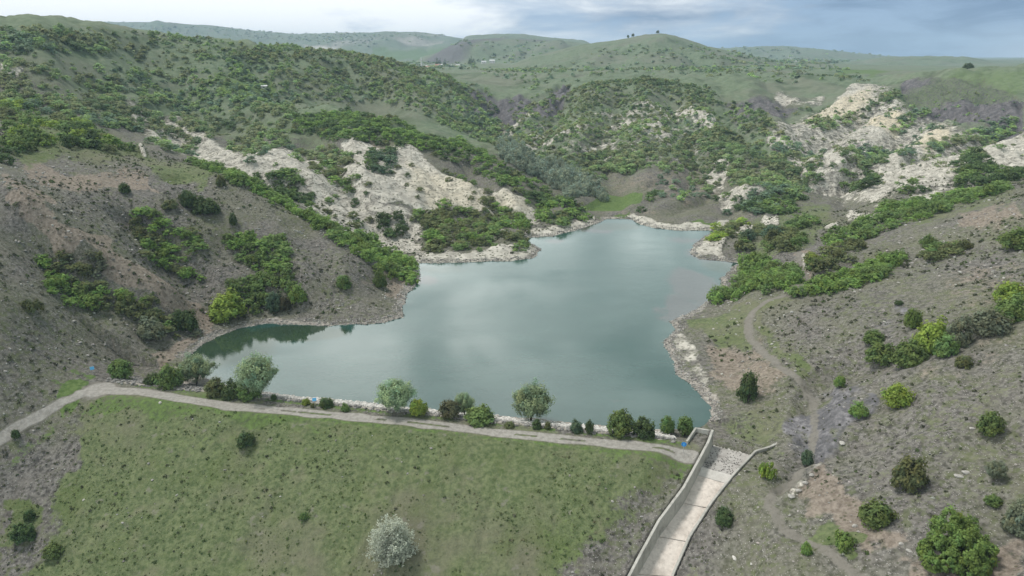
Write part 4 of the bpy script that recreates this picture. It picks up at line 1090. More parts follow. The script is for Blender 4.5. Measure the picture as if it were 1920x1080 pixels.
def tmax_grid():
    return np.maximum.accumulate((GZ-CAM_Z)/YG[:, None], 0)
TM = tmax_grid()
def seen(x, y, z, h):
    i = np.clip(np.searchsorted(YG, y)-2, 0, NR-1); j = np.clip(np.round((x/y-AG[0])/(AG[1]-AG[0])).astype(int), 0, NA-1)
    return (z+h*.6-CAM_Z)/y >= TM[i, j]

def sow(P, y0, y1, sp, cover, size, r, clump=True):
    P = np.array(P, float)
    us = np.array([P[:, 0].min(), P[:, 0].max()])
    amin = min(float(bearing(u, v)) for u in us for v in (P[:, 1].min(), P[:, 1].max())); amax = max(float(bearing(u, v)) for u in us for v in (P[:, 1].min(), P[:, 1].max()))
    x0, x1 = min(amin*y0, amin*y1), max(amax*y0, amax*y1)
    gx, gy = np.meshgrid(np.arange(x0, x1+sp, sp), np.arange(y0, y1+sp, sp))
    x = gx.ravel()+r.uniform(-.48, .48, gx.size)*sp; y = gy.ravel()+r.uniform(-.48, .48, gx.size)*sp
    ok = (y > y0) & (y < y1) & (np.abs(x/y) < 1.25); x, y = x[ok], y[ok]
    z = hz(x, y)
    u, v = sight(x, y, z)
    u2 = u+fbm(x, y, 16, 2, 4)*5; v2 = v+fbm(x, y, 16, 2, 6)*4
    ok = poly_sd(P, u2, v2) < 0
    pr = cover
    if clump:
        nz = fbm(x, y, max(14, sp*4.5), 2, 29)
        pr = np.clip(cover+nz*1.3*min(cover, 1-cover)*1.1, 0, 1)
    ok &= r.uniform(size=len(x)) < pr
    ok &= z > .25
    x, y, z = x[ok], y[ok], z[ok]
    s = r.uniform(size[0], size[1], len(x))*r.choice([.7, .9, 1, 1.1], len(x))
    return x, y, z, s

TINT['bluew'] = (.26,.31,.235)
R2 = np.random.default_rng(23)
cand = []
for ti, (P, y0, y1, sp, cover, size, tints, place) in enumerate(TH):
    x, y, z, s = sow(P, y0, y1, sp, cover, size, R2, cover < .7)
    # neighbours keep clear of the surveyed plants
    if len(x):
        dd = np.min(np.hypot(x[:, None]-OCC[None, :, 0], y[:, None]-OCC[None, :, 1])-OCC[None, :, 2], 1)
        g = dd > .4
        x, y, z, s = x[g], y[g], z[g], s[g]
        vis = seen(x, y, z, s*.8)
        tt = np.minimum((vnoise(x/9, y/9, 3+ti)*.75+R2.uniform(size=len(x))*.25)*len(tints), len(tints)-1e-6).astype(int) if len(x) else []
        for q in range(len(x)):
            cand.append((s[q]/y[q]*(1.0 if vis[q] else .001), x[q], y[q], z[q], s[q], tints[tt[q]], ti))
cand.sort(key=lambda c: -c[0])
N_SHRUB = 285
chosen = [c for c in cand if TH[c[6]][6] != ['bluew']][:N_SHRUB]
wil = [c for c in cand if TH[c[6]][6] == ['bluew']]
rest = [c for c in cand if TH[c[6]][6] != ['bluew']][N_SHRUB:]
WORDS = {'mid': 'green', 'dark': 'dark green', 'yellow': 'yellow-green', 'olive': 'olive green', 'bright': 'bright green', 'grey': 'grey-green', 'bluish': 'blue-green', 'bluew': 'pale blue-green'}
ORD = ['leftmost', 'second', 'third', 'fourth', 'fifth', 'sixth', 'seventh', 'eighth', 'ninth', 'tenth', 'eleventh', 'twelfth', 'thirteenth', 'fourteenth', 'fifteenth', 'sixteenth', 'seventeenth', 'eighteenth', 'nineteenth', 'twentieth']
SH_LOW = []
for i in range(4):
    a = dome_crown(R1, 34, 16, .48, .48, .60, .30, .085, .32, .5)
    SH_LOW.append(leaf_mesh('shrub_crown', a))
WL_LOW = []
for i in range(3):
    WL_LOW.append(leaf_mesh('willow_crown', dome_crown(R1, 40, 22, .46, .46, .52, .45, .055, .3, .55, .6)))

def label_group(items, noun):
    """items: (u, tint, place) -> labels counted from the left among those of one colour in one place"""
    lab = {}
    by = {}
    for q, (u, tint, place) in enumerate(items): by.setdefault((tint, place), []).append((u, q))
    for (tint, place), L_ in by.items():
        L_.sort(); wd = WORDS[tint]
        for n_, (u, q) in enumerate(L_):
            if len(L_) == 1: t = f'only {wd} {noun} {place}'
            elif n_ == 0: t = f'leftmost {wd} {noun} {place}'
            elif n_ == len(L_)-1: t = f'rightmost {wd} {noun} {place}'
            elif n_ < len(ORD): t = f'{ORD[n_]} {wd} {noun} from left {place}'
            else:
                k_ = len(L_)-1-n_
                t = f'{ORD[k_]} {wd} {noun} from right {place}' if k_ < len(ORD) else f'{wd} {noun} in the middle {place}'
            lab[q] = t
    return lab
def place_many(lst, name, cat, noun, meshes, hk, grp):
    it = []
    for c in lst:
        u, v = sight(np.array([c[1]]), np.array([c[2]]), np.array([c[3]])); it.append((float(u[0]), c[5], TH[c[6]][7]))
    lab = label_group(it, noun)
    for q, (sz, x, y, z, s, tint, ti) in enumerate(lst):
        o = link(name, meshes[q % len(meshes)], loc=(x, y, z-.08)); o.scale = (s*R2.uniform(.95, 1.25), s*R2.uniform(.95, 1.25), s*hk*R2.uniform(.85, 1.1)); o.rotation_euler = (0, 0, R2.uniform(0, 6.28))
        put_color(o, tint); tag(o, lab[q], cat, f'{grp} {TH[ti][7]}')
place_many(chosen, 'shrub', 'shrub', 'shrub', SH_LOW, .72, 'shrubs')
place_many(wil, 'grove_willow', 'willow', 'willow', WL_LOW, .85, 'willows')

# ---- everything further off: one mass of scrub
def mass(name, xs, ys, zs, ss, cols, r, hk=.72, kind_mesh=None):
    protos = {}
    for key, (nc, nl, lf) in {'a': (20, 12, .115), 'b': (12, 7, .18), 'c': (6, 4, .34)}.items():
        protos[key] = [dome_crown(r, nc, nl, .5, .5, .62, .28, lf, .34, .5) for _ in range(4)]
    VV, FF, TT, o = [], [], [], 0
    for q in range(len(xs)):
        key = 'a' if ys[q] < 420 else ('b' if ys[q] < 900 else 'c')
        v, f, t = protos[key][q % 4]
        a = r.uniform(0, 6.28); c_, s_n = math.cos(a), math.sin(a)
        s = ss[q]; sx_ = s*r.uniform(.95, 1.35)
        w3 = np.stack([(v[:, 0]*c_-v[:, 1]*s_n)*sx_+xs[q], (v[:, 0]*s_n+v[:, 1]*c_)*sx_+ys[q], v[:, 2]*s*hk+zs[q]-.1], 1)
        VV.append(w3.astype(np.float32)); FF.append(f+o); TT.append(np.concatenate([t[:, :3]*cols[q], t[:, 3:]], 1).astype(np.float32)); o += len(v)
    me_ = mesh_np(name, np.concatenate(VV), np.concatenate(FF), False, M_LEAF); vcol(me_, 'tone', np.concatenate(TT))
    ob = link(name, me_); ob.color = (1, 1, 1, 1)
    return tag(ob, kind='stuff')
X_, Y_, Z_, S_, C_ = [], [], [], [], []
for c in rest:
    X_.append(c[1]); Y_.append(c[2]); Z_.append(c[3]); S_.append(c[4]); C_.append(np.array(TINT[c[5]])*1.3)
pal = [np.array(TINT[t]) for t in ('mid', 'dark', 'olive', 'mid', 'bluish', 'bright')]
for P, y0, y1, sp, cover, size in FARTH:
    x, y, z, s = sow(P, y0, y1, sp, cover, size, R2)
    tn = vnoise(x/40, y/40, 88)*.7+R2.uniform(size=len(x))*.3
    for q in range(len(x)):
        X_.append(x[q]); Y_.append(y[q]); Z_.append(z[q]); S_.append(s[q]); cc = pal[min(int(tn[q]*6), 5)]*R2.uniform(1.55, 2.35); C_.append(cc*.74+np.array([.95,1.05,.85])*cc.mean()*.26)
print('shrubs: individual', len(chosen), 'willows', len(wil), 'mass', len(X_))
mass('scrub', X_, Y_, Z_, S_, C_, R2)
# ------------------------------------------------------------------ spillway
def concrete(name, base, dark, stain=.5):
    m, k, b = material(name, .9, .2)
    co = k.new('ShaderNodeNewGeometry').outputs['Position']
    n1 = k.noise(co, .35, 5, .65); n2 = k.noise(co, 2.2, 4, .65); n3 = k.noise(k.scalev(co, (1.2, 1.2, .25)), 1.1, 4, .6)
    c = k.mix(k.ramp(n2, .3, .7), base, tuple(x*1.18 for x in base))
    c = k.mix(k.math('MULTIPLY', k.ramp(n1, .45, .7), stain), c, dark)
    c = k.mix(k.math('MULTIPLY', k.ramp(n3, .52, .72), stain*.8), c, dark)
    k.put(b.inputs['Base Color'], c)
    bp = k.new('ShaderNodeBump'); bp.inputs['Strength'].default_value = .35; bp.inputs['Distance'].default_value = .05
    k.l.new(n2, bp.inputs['Height']); k.l.new(bp.outputs[0], b.inputs['Normal'])
    return m
M_SLAB = concrete('slab_concrete', (.58,.525,.475), (.32,.28,.245), .6)
M_WALL = concrete('wall_concrete', (.38,.37,.34), (.19,.185,.165), .7)
M_LIP = concrete('sill_concrete', (.50,.48,.45), (.33,.31,.28), .4)
M_GRIT = concrete('silted_concrete', (.38,.36,.34), (.2,.185,.17), .6)

def prism(name, top, bot, mat, parent=None):
    """closed solid between two equal rings of points"""
    n = len(top); me_ = D.meshes.new(name)
    f = [tuple(range(n)), tuple(range(2*n-1, n-1, -1))]+[(i, n+i, n+(i+1) % n, (i+1) % n) for i in range(n)]
    f[0] = tuple(range(n-1, -1, -1)); f[1] = tuple(range(n, 2*n)); f[2:] = [(i, (i+1) % n, n+(i+1) % n, n+i) for i in range(n)]
    me_.from_pydata([tuple(map(float, p_)) for p_ in list(top)+list(bot)], [], f); me_.materials.append(mat)
    import bmesh
    bm = bmesh.new(); bm.from_mesh(me_); bmesh.ops.recalc_face_normals(bm, faces=bm.faces); bm.to_mesh(me_); bm.free()
    return link(name, me_, parent)
def wall_strip(name, P, top, bot, th, mat, parent):
    """wall along a plan line, its face on the line, thickness to the left"""
    P = np.asarray(P, float); n = len(P); off = []
    for i in range(n):
        t = P[min(i+1, n-1)]-P[max(i-1, 0)]; t /= np.linalg.norm(t); off.append(P[i]+np.array([t[1], -t[0]])*th)
    off = np.array(off)
    V = []
    for i in range(n):
        V += [(*P[i], top[i]), (*off[i], top[i]), (*off[i], bot[i]), (*P[i], bot[i])]
    f = []
    for i in range(n-1):
        a, b = i*4, i*4+4
        for j in range(4): f.append((a+j, a+(j+1) % 4, b+(j+1) % 4, b+j))
    f += [(3, 2, 1, 0), tuple((n-1)*4+j for j in range(4))]
    me_ = D.meshes.new(name); me_.from_pydata([tuple(map(float, v)) for v in V], [], f); me_.materials.append(mat)
    import bmesh
    bm = bmesh.new(); bm.from_mesh(me_); bmesh.ops.recalc_face_normals(bm, faces=bm.faces)
    bmesh.ops.bevel(bm, geom=[e for e in bm.edges if abs(e.calc_face_angle(0)) > .8], offset=.04, segments=1, affect='EDGES')
    bm.to_mesh(me_); bm.free()
    return link(name, me_, parent)
def lerp(a, b, t): return np.asarray(a)+(np.asarray(b)-np.asarray(a))*t

spw = D.objects.new('spillway', None); COL.objects.link(spw)
tag(spw, 'pale concrete spillway chute running down beside the grassy dam face', 'spillway')
L3 = [(*CH_L[i], CH_F[i]) for i in range(len(CH_F))]; R3 = [(*CH_R[i], CH_F[i]) for i in range(len(CH_F))]
def slab(name, i, j, mat, gap=.05):
    ta = gap/np.linalg.norm(np.subtract(L3[j], L3[i]))
    q = [lerp(L3[i], L3[j], ta), lerp(R3[i], R3[j], ta), lerp(R3[i], R3[j], 1-ta), lerp(L3[i], L3[j], 1-ta)]
    return prism(name, q, [p_-np.array([0, 0, .45]) for p_ in q], mat, spw)
base = [np.array(p_)-np.array([0, 0, .3]) for p_ in L3[3:]]+[np.array(p_)-np.array([0, 0, .3]) for p_ in R3[3:][::-1]]
slab('apron_slab', 0, 1, M_GRIT); slab('apron_slab', 1, 2, M_GRIT)
o = slab('drop_sill', 2, 3, M_LIP, .0)
for i in range(3, 8): slab('floor_slab', i, i+1, M_SLAB, .09)
# weir crest strip upstream of the apron
q = [np.array(L3[0])+[.18, .5, -.02], np.array(R3[0])+[.18, .5, -.02], np.array(R3[0])+[0, 0, .03], np.array(L3[0])+[0, 0, .03]]
prism('weir_sill', q, [p_-np.array([0, 0, .8]) for p_ in q], M_LIP, spw)
head = [np.array(UW[2][:2])]+[np.array(p_) for p_ in CH_L[1:]]
wall_strip('side_wall', head, [UW[2][2], 3.55]+list(CH_TL[2:]), [CH_F[0]-1.2]+list(CH_F[1:]-1.2), -.42, M_WALL, spw)
RW = [np.array(wall_pt(1462,830,2.2)[:2]), np.array(wall_pt(1445,838,2.15)[:2])]+[np.array(p_) for p_ in CH_R]
RT = [2.2, 2.15]+list(CH_TR); RB = [.2, 0]+list(CH_F-1.2)
wall_strip('side_wall', RW, RT, RB, .38, M_WALL, spw)
# head wall round the road end, joined to the left side wall
U2 = [np.array(UW[0][:2]), np.array(UW[1][:2]), np.array(UW[2][:2])+np.array([-.43, .02])]
wall_strip('head_wall', U2, [3.5, 3.8, 3.88], [1.2, .4, -.4], .38, M_WALL, spw)
sA = np.array(CH_R[2])*.45+np.array(CH_R[3])*.55
sB = sA+np.array([1.9, .35])
wall_strip('stub_wall', [sA+np.array([.42, 0]), sB], [1.25, 1.2], [-1.5, -1], .35, M_WALL, spw)

# ------------------------------------------------------------------ stones
def rock_proto(r, flat=.7):
    t = (1+5**.5)/2
    V = np.array([(-1,t,0),(1,t,0),(-1,-t,0),(1,-t,0),(0,-1,t),(0,1,t),(0,-1,-t),(0,1,-t),(t,0,-1),(t,0,1),(-t,0,-1),(-t,0,1)], float)/1.9
    F = np.array([(0,11,5),(0,5,1),(0,1,7),(0,7,10),(0,10,11),(1,5,9),(5,11,4),(11,10,2),(10,7,6),(7,1,8),(3,9,4),(3,4,2),(3,2,6),(3,6,8),(3,8,9),(4,9,5),(2,4,11),(6,2,10),(8,6,7),(9,8,1)])
    V = V*(1+r.normal(size=(12, 1))*.16)+r.normal(size=(12, 3))*.07
    return V*np.array([1, r.uniform(.6, .9), flat*r.uniform(.6, 1.0)]), F
def stone_material(name):
    m, k, b = material(name, .92, .15)
    a = k.new('ShaderNodeAttribute', attribute_name='tone')
    co = k.new('ShaderNodeNewGeometry').outputs['Position']
    n = k.noise(co, 3.0, 4, .65)
    k.put(b.inputs['Base Color'], k.mix(1.0, a.outputs['Color'], k.mix(k.ramp(n, .3, .7), (.7, .69, .67), (1.1, 1.09, 1.06)), 'MULTIPLY'))
    return m
M_STONE = stone_material('stone')
R3_ = np.random.default_rng(5)
PROTO = [rock_proto(R3_) for _ in range(10)]
def stones(name, x, y, z, s, col, r, sink=.25):
    VV, FF, TT = [], [], []
    for q in range(len(x)):
        v, f = PROTO[q % 10]; a = r.uniform(0, 6.28); c_, s_n = math.cos(a), math.sin(a)
        VV.append(np.stack([(v[:, 0]*c_-v[:, 1]*s_n)*s[q]+x[q], (v[:, 0]*s_n+v[:, 1]*c_)*s[q]+y[q], v[:, 2]*s[q]+z[q]+s[q]*(.3-sink)], 1)); FF.append(f+12*q); TT.append(np.tile(np.append(col[q], 1), (12, 1)))
    me_ = mesh_np(name, np.concatenate(VV), np.concatenate(FF), False, M_STONE); vcol(me_, 'tone', np.concatenate(TT))
    return tag(link(name, me_), kind='stuff')
def greys(n, lo, hi, r):
    g = r.uniform(lo, hi, n)[:, None]; return g*np.array([1, .965, .92])*(1+r.normal(size=(n, 3))*.02)
# riprap on the water face of the dam
n = 9000
s = R3_.uniform(-1, DAM_L-2, n); d = 2.2+R3_.uniform(0, 1, n)**.9*7.6
x = DX0+DT[0]*s+DN[0]*d; y = DY0+DT[1]*s+DN[1]*d; z = hz(x, y)
low = sstep(2.6, 4.6, d)
ok = (z > -.5) & ~(poly_sd(BAY, x, y) < .5) & (R3_.uniform(size=n) < .3+.7*low+.0*s)
x, y, z, low, s = x[ok], y[ok], z[ok], low[ok], s[ok]
big_ = R3_.uniform(.2, .52, len(x))
bright = sstep(22, 45, s)
g = (R3_.uniform(.12, .3, len(x))*(1-low*bright)+R3_.uniform(.42, .72, len(x))*low*bright)[:, None]*np.array([1, .975, .95])
stones('rubble', x, y, z, big_, g, R3_)
# shore stones round the lake
rows = np.where((YG > 95) & (YG < 300))[0]; sub_ = SDL[rows]
ii, jj = np.where((sub_ > -.4) & (sub_ < 2.2) & (wdam[rows] < .2) & (np.abs(XX[rows]/YY[rows]) < .8))
pick = R3_.choice(len(ii), min(5200, int(len(ii)*.8)), replace=False, p=(YG[rows][ii]**-.3)/np.sum(YG[rows][ii]**-.3)); ii, jj = ii[pick], jj[pick]
x, y, z = XX[rows][ii, jj], YY[rows][ii, jj], GZ[rows][ii, jj]
stones('shore_rubble', x, y, z, R3_.uniform(.1, .34, len(x))*np.clip(y/140, .8, 1.5), greys(len(x), .17, .38, R3_), R3_)
# loose stones on the scree
def scatter(n, y0, y1, amax, keep):
    # even over the ground: density falls with the fan's spread
    yy = np.sqrt(R3_.uniform(y0**2, y1**2, n)); aa = R3_.uniform(-amax, amax, n); xx = aa*yy
    i = np.clip(np.searchsorted(YG, yy), 0, NR-1); j = np.clip(np.round((aa-AG[0])/(AG[1]-AG[0])).astype(int), 0, NA-1)
    ok = keep(i, j) > R3_.uniform(size=n)
    return xx[ok], yy[ok], hz(xx[ok], yy[ok]), i[ok], j[ok]
bare = lambda i, j: np.where((SDL[i, j] > 2) & (LAY['path'][i, j] < .3), (1-LAY['grass'][i, j]*.85)*(1-.6*LAY['lush'][i, j]), 0)*(wdam[i, j]*(d_[i, j] > -4) < .5)
spill = lambda x, y: poly_sd(CHP, x, y) > .8
x, y, z, i, j = scatter(16000, 60, 215, .95, bare)
patch = fbm(x, y, 14, 3, 101); k_ = (patch > -.25) & spill(x, y); x, y, z = x[k_], y[k_], z[k_]
sz = .07+.28*R3_.uniform(0, 1, len(x))**3.2
stones('loose_stones', x, y, z, sz*np.clip(y/110, .8, 1.5), greys(len(x), .2, .44, R3_), R3_, .2)
# stones on the spillway apron
n = 420
t = R3_.uniform(0, 1, n); w = R3_.uniform(.03, .97, n)**1.0
P0 = np.array(L3[0])+(np.array(L3[2])-np.array(L3[0]))*t[:, None]; P1 = np.array(R3[0])+(np.array(R3[2])-np.array(R3[0]))*t[:, None]
P = P0+(P1-P0)*w[:, None]; g = R3_.uniform(size=n) < .25+.75*t; P = P[g]
stones('apron_gravel', P[:, 0], P[:, 1], P[:, 2], R3_.uniform(.04, .15, len(P)), greys(len(P), .07, .3, R3_), R3_, .1)

# single boulders: u, v, width px, tone, squash, label
for u, v, wp, tone, sq, lab in [
  (1377,1046,13,.55,.5,'pale flat slab lying alone right of the spillway near the bottom edge'),
  (1800,893,22,.38,.4,'flat pale boulder on the near right slope, lower left of two'),
  (1812,886,20,.42,.4,'flat pale boulder on the near right slope, upper right of two'),
  (1823,803,12,.42,.6,'light grey boulder just left of a lone bush on the right slope'),
  (1579,830,16,.44,.4,'flat pale boulder at the foot of the purple-grey bank'),
  (1603,987,14,.42,.8,'upright grey boulder left of the low bush on the pinkish soil'),
  (1484,930,15,.38,.6,'grey boulder at the lower end of the pale rock ledge'),
  (1497,920,14,.36,.6,'grey boulder in the middle of the pale rock ledge'),
  (1510,905,14,.36,.6,'grey boulder near the upper end of the pale rock ledge'),
  (1522,890,12,.34,.6,'grey boulder at the upper end of the pale rock ledge'),
  (300,755,8,.5,.7,'light stone on the grass edge of the dam road, left part'),
  (1690,1020,12,.4,.6,'pale boulder left of the largest bush in the corner'),
  (1705,1032,14,.38,.5,'wide boulder touching the lower left of the largest bush')]:
    x, y, zg = at(u, v); mp = metres_per_px(x, y, zg)
    v_, f_ = rock_proto(R3_, sq)
    me_ = mesh_np('boulder', v_, f_, False, M_STONE)
    import bmesh
    bm = bmesh.new(); bm.from_mesh(me_); bmesh.ops.bevel(bm, geom=bm.edges[:], offset=.1, segments=1, affect='EDGES'); bm.to_mesh(me_); bm.free()
    vcol(me_, 'tone', np.tile([tone, tone*.97, tone*.93, 1], (len(me_.vertices), 1)))
    o = link('boulder', me_, loc=(x, y, zg)); o.scale = (wp*mp*.5,)*3; o.rotation_euler = (0, 0, R3_.uniform(0, 6)); tag(o, lab, 'boulder')

# thin pale rib on the small point
def rib_at(u, v): return np.array(at(u, v, None, 205, 300))
A_, B_ = rib_at(926,428), rib_at(972,452)
n_ = 9; V = []; F = []
for q in range(n_):
    p_ = lerp(A_, B_, q/(n_-1)); w_ = .45*R3_.uniform(.7, 1.2); h_ = .9*R3_.uniform(.8, 1.2); zz_ = hz(p_[0], p_[1])
    V += [(p_[0]-w_*.3, p_[1]-w_, zz_-.5), (p_[0]+w_*.3, p_[1]+w_, zz_-.5), (p_[0]+w_*.2, p_[1]+w_*.6, zz_+h_), (p_[0]-w_*.2, p_[1]-w_*.6, zz_+h_)]
for q in range(n_-1):
    for j_ in range(4): F.append((q*4+j_, q*4+(j_+1) % 4, q*4+4+(j_+1) % 4, q*4+4+j_))
F += [(3, 2, 1, 0), tuple((n_-1)*4+j_ for j_ in range(4))]
me_ = mesh_np('rock_rib', V, F, False, M_STONE); vcol(me_, 'tone', np.tile([.62, .6, .58, 1], (len(V), 1)))
tag(link('rock_rib', me_), 'thin white rock rib running down the small wooded point to the water', 'rock')

# ------------------------------------------------------------------ small cushions and grass
def tufts(name, x, y, z, s, cols, r, nl=10, tall=.6, leaf=.34, up=.2):
    n = len(x); k_ = np.repeat(np.arange(n), nl)
    d = unit(r.normal(size=(len(k_), 3))); d[:, 2] = np.abs(d[:, 2])
    C = d*s[k_][:, None]*np.array([.5, .5, tall*.8])*r.uniform(.5, 1, len(k_))[:, None]+np.stack([x, y, z], 1)[k_]
    N = unit(d+r.normal(size=d.shape)*.5+np.array([0, 0, up]))
    t = r.uniform(.8, 1.2, len(k_))
    T = np.concatenate([cols[k_]*t[:, None], np.ones((len(k_), 1))], 1)
    V, F, T = leaves(C, N, leaf*s[k_]*r.uniform(.7, 1.2, len(k_)), r, T)
    me_ = mesh_np(name, V, F, False, M_LEAF); vcol(me_, 'tone', T)
    o = link(name, me_); o.color = (1, 1, 1, 1); return tag(o, kind='stuff')
R4 = np.random.default_rng(77)
x, y, z, i, j = scatter(36000, 58, 260, .95, lambda i, j: np.where((SDL[i, j] > 3) & (LAY['path'][i, j] < .2), 1-LAY['grass'][i, j]*.7, 0)*(wdam[i, j]*(d_[i, j] > -4) < .5))
k_ = (fbm(x, y, 20, 3, 131) > -.12) & spill(x, y); x, y, z = x[k_], y[k_], z[k_]
s = (.2+.75*R4.uniform(0, 1, len(x))**3.5)*np.clip(y/120, .8, 1.3)
pc = np.array([(.075,.085,.045), (.06,.065,.04), (.10,.12,.055), (.13,.13,.09), (.085,.12,.045)])
tufts('cushion_plants', x, y, z, s, pc[R4.integers(0, 5, len(x))], R4, 9, .6)
# grass and weeds on the dam face
n = 17000
s_t = R4.uniform(-12, DAM_L+4, n); d_t = -3.2-R4.uniform(0, 1, n)*40
x = DX0+DT[0]*s_t+DN[0]*d_t; y = DY0+DT[1]*s_t+DN[1]*d_t
ok = (y > 58) & spill(x, y); x, y = x[ok], y[ok]
i = np.clip(np.searchsorted(YG, y), 0, NR-1); j = np.clip(np.round((x/y-AG[0])/(AG[1]-AG[0])).astype(int), 0, NA-1)
ok = (LAY['grass'][i, j] > R4.uniform(.1, .9, len(x))) & (fbm(x, y, 6, 3, 151) > -.05); x, y = x[ok], y[ok]; z = hz(x, y)
pg = np.array([(.085,.13,.04), (.11,.155,.05), (.14,.165,.065), (.08,.12,.042), (.18,.175,.10)])
s = .12+.42*R4.uniform(0, 1, len(x))**5
tn = np.clip((vnoise(x/7, y/7, 9)*.7+R4.uniform(size=len(x))*.3)*5, 0, 4.99).astype(int)
tufts('grass', x, y, z, s, pg[tn], R4, 6, .7, .4, .0)

# ------------------------------------------------------------------ signs
def sign_material(name, col):
    m, k, b = material(name, .4, .4); co = k.new('ShaderNodeTexCoord').outputs['Object']
    k.put(b.inputs['Base Color'], k.mix(k.noise(co, 6, 3), col, tuple(c*.85 for c in col))); return m
M_BLUE = sign_material('sign_blue', (.02,.22,.62)); M_LBLUE = sign_material('sign_light_blue', (.14,.5,.85)); M_POST = sign_material('sign_post', (.32,.33,.34)); M_WHITE = sign_material('sign_white', (.75,.75,.74))
def tube_obj(name, P, Rr, mat, parent, n=8):
    v, f = tube_np(P, Rr, n); return link(name, mesh_np(name, v, f, True, mat), parent)
def plate(name, outline, th, mat, parent, z, rx=0.0):
    top = [(px, -th, z+pz) for px, pz in outline]; bot = [(px, 0, z+pz) for px, pz in outline]
    return prism(name, top, bot, mat, parent)
for u, v, ht, shape, lab in [(1281,849,2.0,'disc','round blue sign on a thin post at the road end beside the spillway'),
                             (591,766,2.2,'panel','square light blue sign on a pale post in the riprap of the dam'),
                             (175,702,1.7,'panel','small light blue sign on the left slope above the road bend')]:
    x, y, zg = at(u, v)
    e = D.objects.new('road_sign', None); COL.objects.link(e); e.location = (x, y, zg); e.rotation_euler = (0, 0, -math.atan2(x, y)*.9)
    tag(e, lab, 'sign')
    tube_obj('post', [(0, .03, -.3), (0, .03, ht-.1)], [.035, .035], M_POST, e)
    if shape == 'disc':
        ring = [(math.cos(a)*.42, math.sin(a)*.42) for a in np.arange(20)*2*math.pi/20]
        plate('panel', ring, .03, M_BLUE, e, ht-.4)
        arrow = [(-.05,.25), (-.05,-.05), (-.16,-.05), (0,-.27), (.16,-.05), (.05,-.05), (.05,.25)]
        top = [(px, -.036, ht-.4+pz) for px, pz in arrow]; bot = [(px, -.031, ht-.4+pz) for px, pz in arrow]
        prism('mark', top, bot, M_LBLUE, e)
    else:
        plate('panel', [(-.36,-.32), (.36,-.32), (.36,.32), (-.36,.32)], .03, M_LBLUE, e, ht-.35)

# ------------------------------------------------------------------ village
def flat_material(name, a, b_):
    m, k, b = material(name, .85, .2); co = k.new('ShaderNodeNewGeometry').outputs['Position']
    k.put(b.inputs['Base Color'], k.mix(k.noise(co, .6, 3), a, b_)); return m
M_PLAST = flat_material('white_plaster', (.5,.49,.47), (.62,.61,.59)); M_ROSE = flat_material('rose_plaster', (.62,.5,.5), (.7,.58,.57)); M_TILE = flat_material('roof_tile', (.32,.15,.11), (.42,.22,.16)); M_TIN = flat_material('tin_roof', (.55,.56,.57), (.68,.68,.68)); M_DARK = flat_material('window_dark', (.04,.045,.05), (.06,.06,.07))
def house(u, v, y, w_, d, h, wallm, roofm, lab, yaw, grp='village houses'):
    x = float(bearing(u, v))*y; zg = hz(x, y)
    e = D.objects.new('house', None); COL.objects.link(e); e.location = (x, y, zg); e.rotation_euler = (0, 0, yaw); tag(e, lab, 'house', grp)
    a, b = w_/2, d/2
    prism('wall', [(-a,-b,h), (a,-b,h), (a,b,h), (-a,b,h)], [(-a,-b,-6), (a,-b,-6), (a,b,-6), (-a,b,-6)], wallm, e)
    rh = d*.22; c = a+.5; f = b+.5
    me_ = D.meshes.new('roof'); me_.from_pydata([(-c,-f,h+.02), (c,-f,h+.02), (c,f,h+.02), (-c,f,h+.02), (-c,0,h+rh), (c,0,h+rh)], [], [(0,3,2,1), (0,1,5,4), (2,3,4,5), (0,4,3), (1,2,5)]); me_.materials.append(roofm); link('roof', me_, e)
    for k_ in range(int(w_//4)):
        wx = -a+2+k_*4
        prism('window', [(wx-.6,-b-.05,h*.75), (wx+.6,-b-.05,h*.75), (wx+.6,-b+.1,h*.75), (wx-.6,-b+.1,h*.75)], [(wx-.6,-b-.05,h*.35), (wx+.6,-b-.05,h*.35), (wx+.6,-b+.1,h*.35), (wx-.6,-b+.1,h*.35)], M_DARK, e)
VY = 1640
for a in [(797,125,VY,9,8,4,M_PLAST,M_TIN,'white village house right beside the minaret',.2),
          (803,126,VY-10,9,7,3.5,M_PLAST,M_TILE,'low white house with tiled roof, second from the minaret',-.1),
          (821,126,VY-20,12,9,6,M_ROSE,M_TILE,'rose coloured tall village house under the poplars, left one',.1),
          (826,125,VY,10,8,6.5,M_PLAST,M_TIN,'tall white village house under the poplars, right one',-.2),
          (819,129,VY-60,13,7,3.5,M_ROSE,M_TILE,'low rose house, lowest in the village',.3),
          (843,124,VY,11,8,4.5,M_PLAST,M_TIN,'white house with bright tin roof, left of a long one',.4),
          (852,124,VY-10,12,7,3.5,M_PLAST,M_TILE,'low house with dark tiled roof between two bright ones',0),
          (861,122,VY+20,15,8,4.5,M_PLAST,M_TIN,'long white house at the right end of the village row',.5),
          (907,108,1760,11,9,4.5,M_PLAST,M_TIN,'white farmhouse on the hillside, left one of two',.2),
          (923,111,1720,12,9,6,M_PLAST,M_TIN,'larger white farmhouse on the hillside, right one of two',-.1)]:
    house(*a)
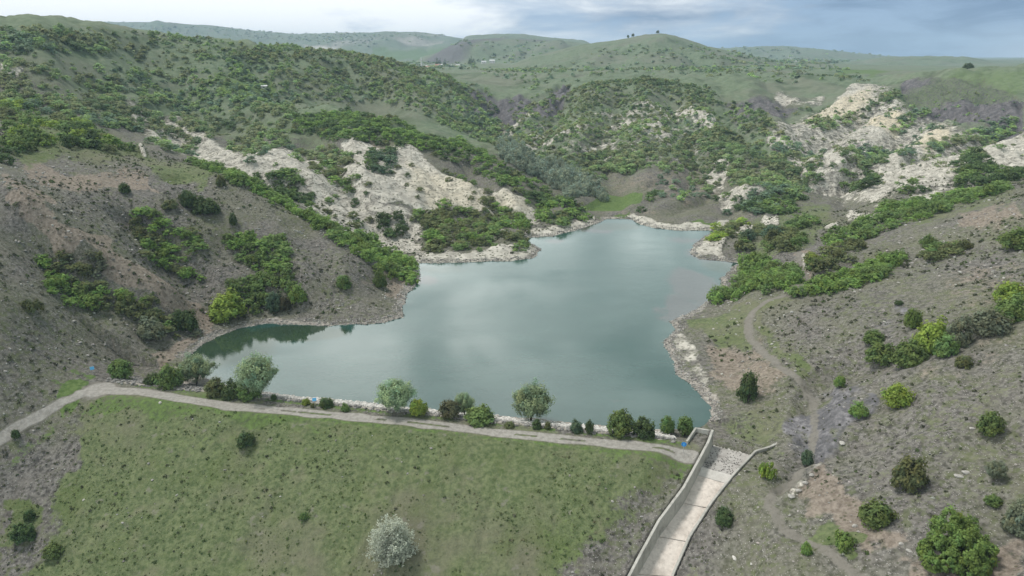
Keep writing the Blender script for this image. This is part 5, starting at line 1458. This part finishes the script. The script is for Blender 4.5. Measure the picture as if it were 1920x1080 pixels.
x, y, zg = at(495,166,None,300,700)
house(495,166,y,4.0,3.2,1.7,M_PLAST,M_TIN,'tiny white hut among shrubs on the big left hill',.3,None)
e = D.objects.new('minaret', None); COL.objects.link(e); x = float(bearing(790,124))*VY; e.location = (x, VY, hz(x, VY)); tag(e, 'slender white minaret at the left end of the distant village', 'minaret')
tube_obj('shaft', [(0,0,-5), (0,0,6), (0,0,6.3), (0,0,17)], [2.0,1.9,1.35,1.2], M_PLAST, e, 12)
tube_obj('balcony', [(0,0,16.9), (0,0,17.6), (0,0,18.4)], [1.2,2.0,2.0], M_PLAST, e, 12)
tube_obj('spire', [(0,0,18.4), (0,0,20.5), (0,0,25)], [1.0,1.0,.08], M_TIN, e, 12)
# village poplars and lone hilltop trees
POP = [leaf_mesh('poplar_crown', dome_crown(R1, 60, 14, .42, .42, .5, .5, .07, .3, .3, .9)) for _ in range(2)]
for q, (u, v, y, w_, h_, lab) in enumerate([(820,124,VY+30,9,21,'tall poplar behind the rose coloured village house'), (825,124,VY+40,8,19,'shorter poplar behind the white house in the village'), (834,124,VY+60,9,17,'poplar between the two clusters of the village'), (883,124,VY-20,14,21,'broad dark tree right of the village, left one'), (888,126,VY-20,12,16,'smaller dark tree at the right end of the village')]):
    x = float(bearing(u, v))*y
    plant('tree', 'tree', lab, x, y, w_, h_, POP[q % 2], ROUNDW[0], 'dark', 'village trees', woodname='trunk')
for q, (u, w_, h_, y, lab) in enumerate([(1178,5.5,5.5,1490,'left one of two trees close together on the far hilltop'), (1187,6,6,1490,'right one of two trees close together on the far hilltop'), (1233,7,5.5,1500,'lone dark tree on the very summit of the far hill')]):
    x = float(bearing(u, 65))*y
    # stand on the crest line
    yy_ = np.linspace(1250, 1700, 90); xx_ = float(bearing(u, 65))*yy_; zz_ = hz(xx_, yy_); k_ = int(np.argmax((zz_-CAM_Z)/yy_))
    plant('tree', 'tree', lab, xx_[k_], yy_[k_], w_, h_, ROUND[q], ROUNDW[q], 'dark', 'trees on the far hilltop', woodname='trunk')
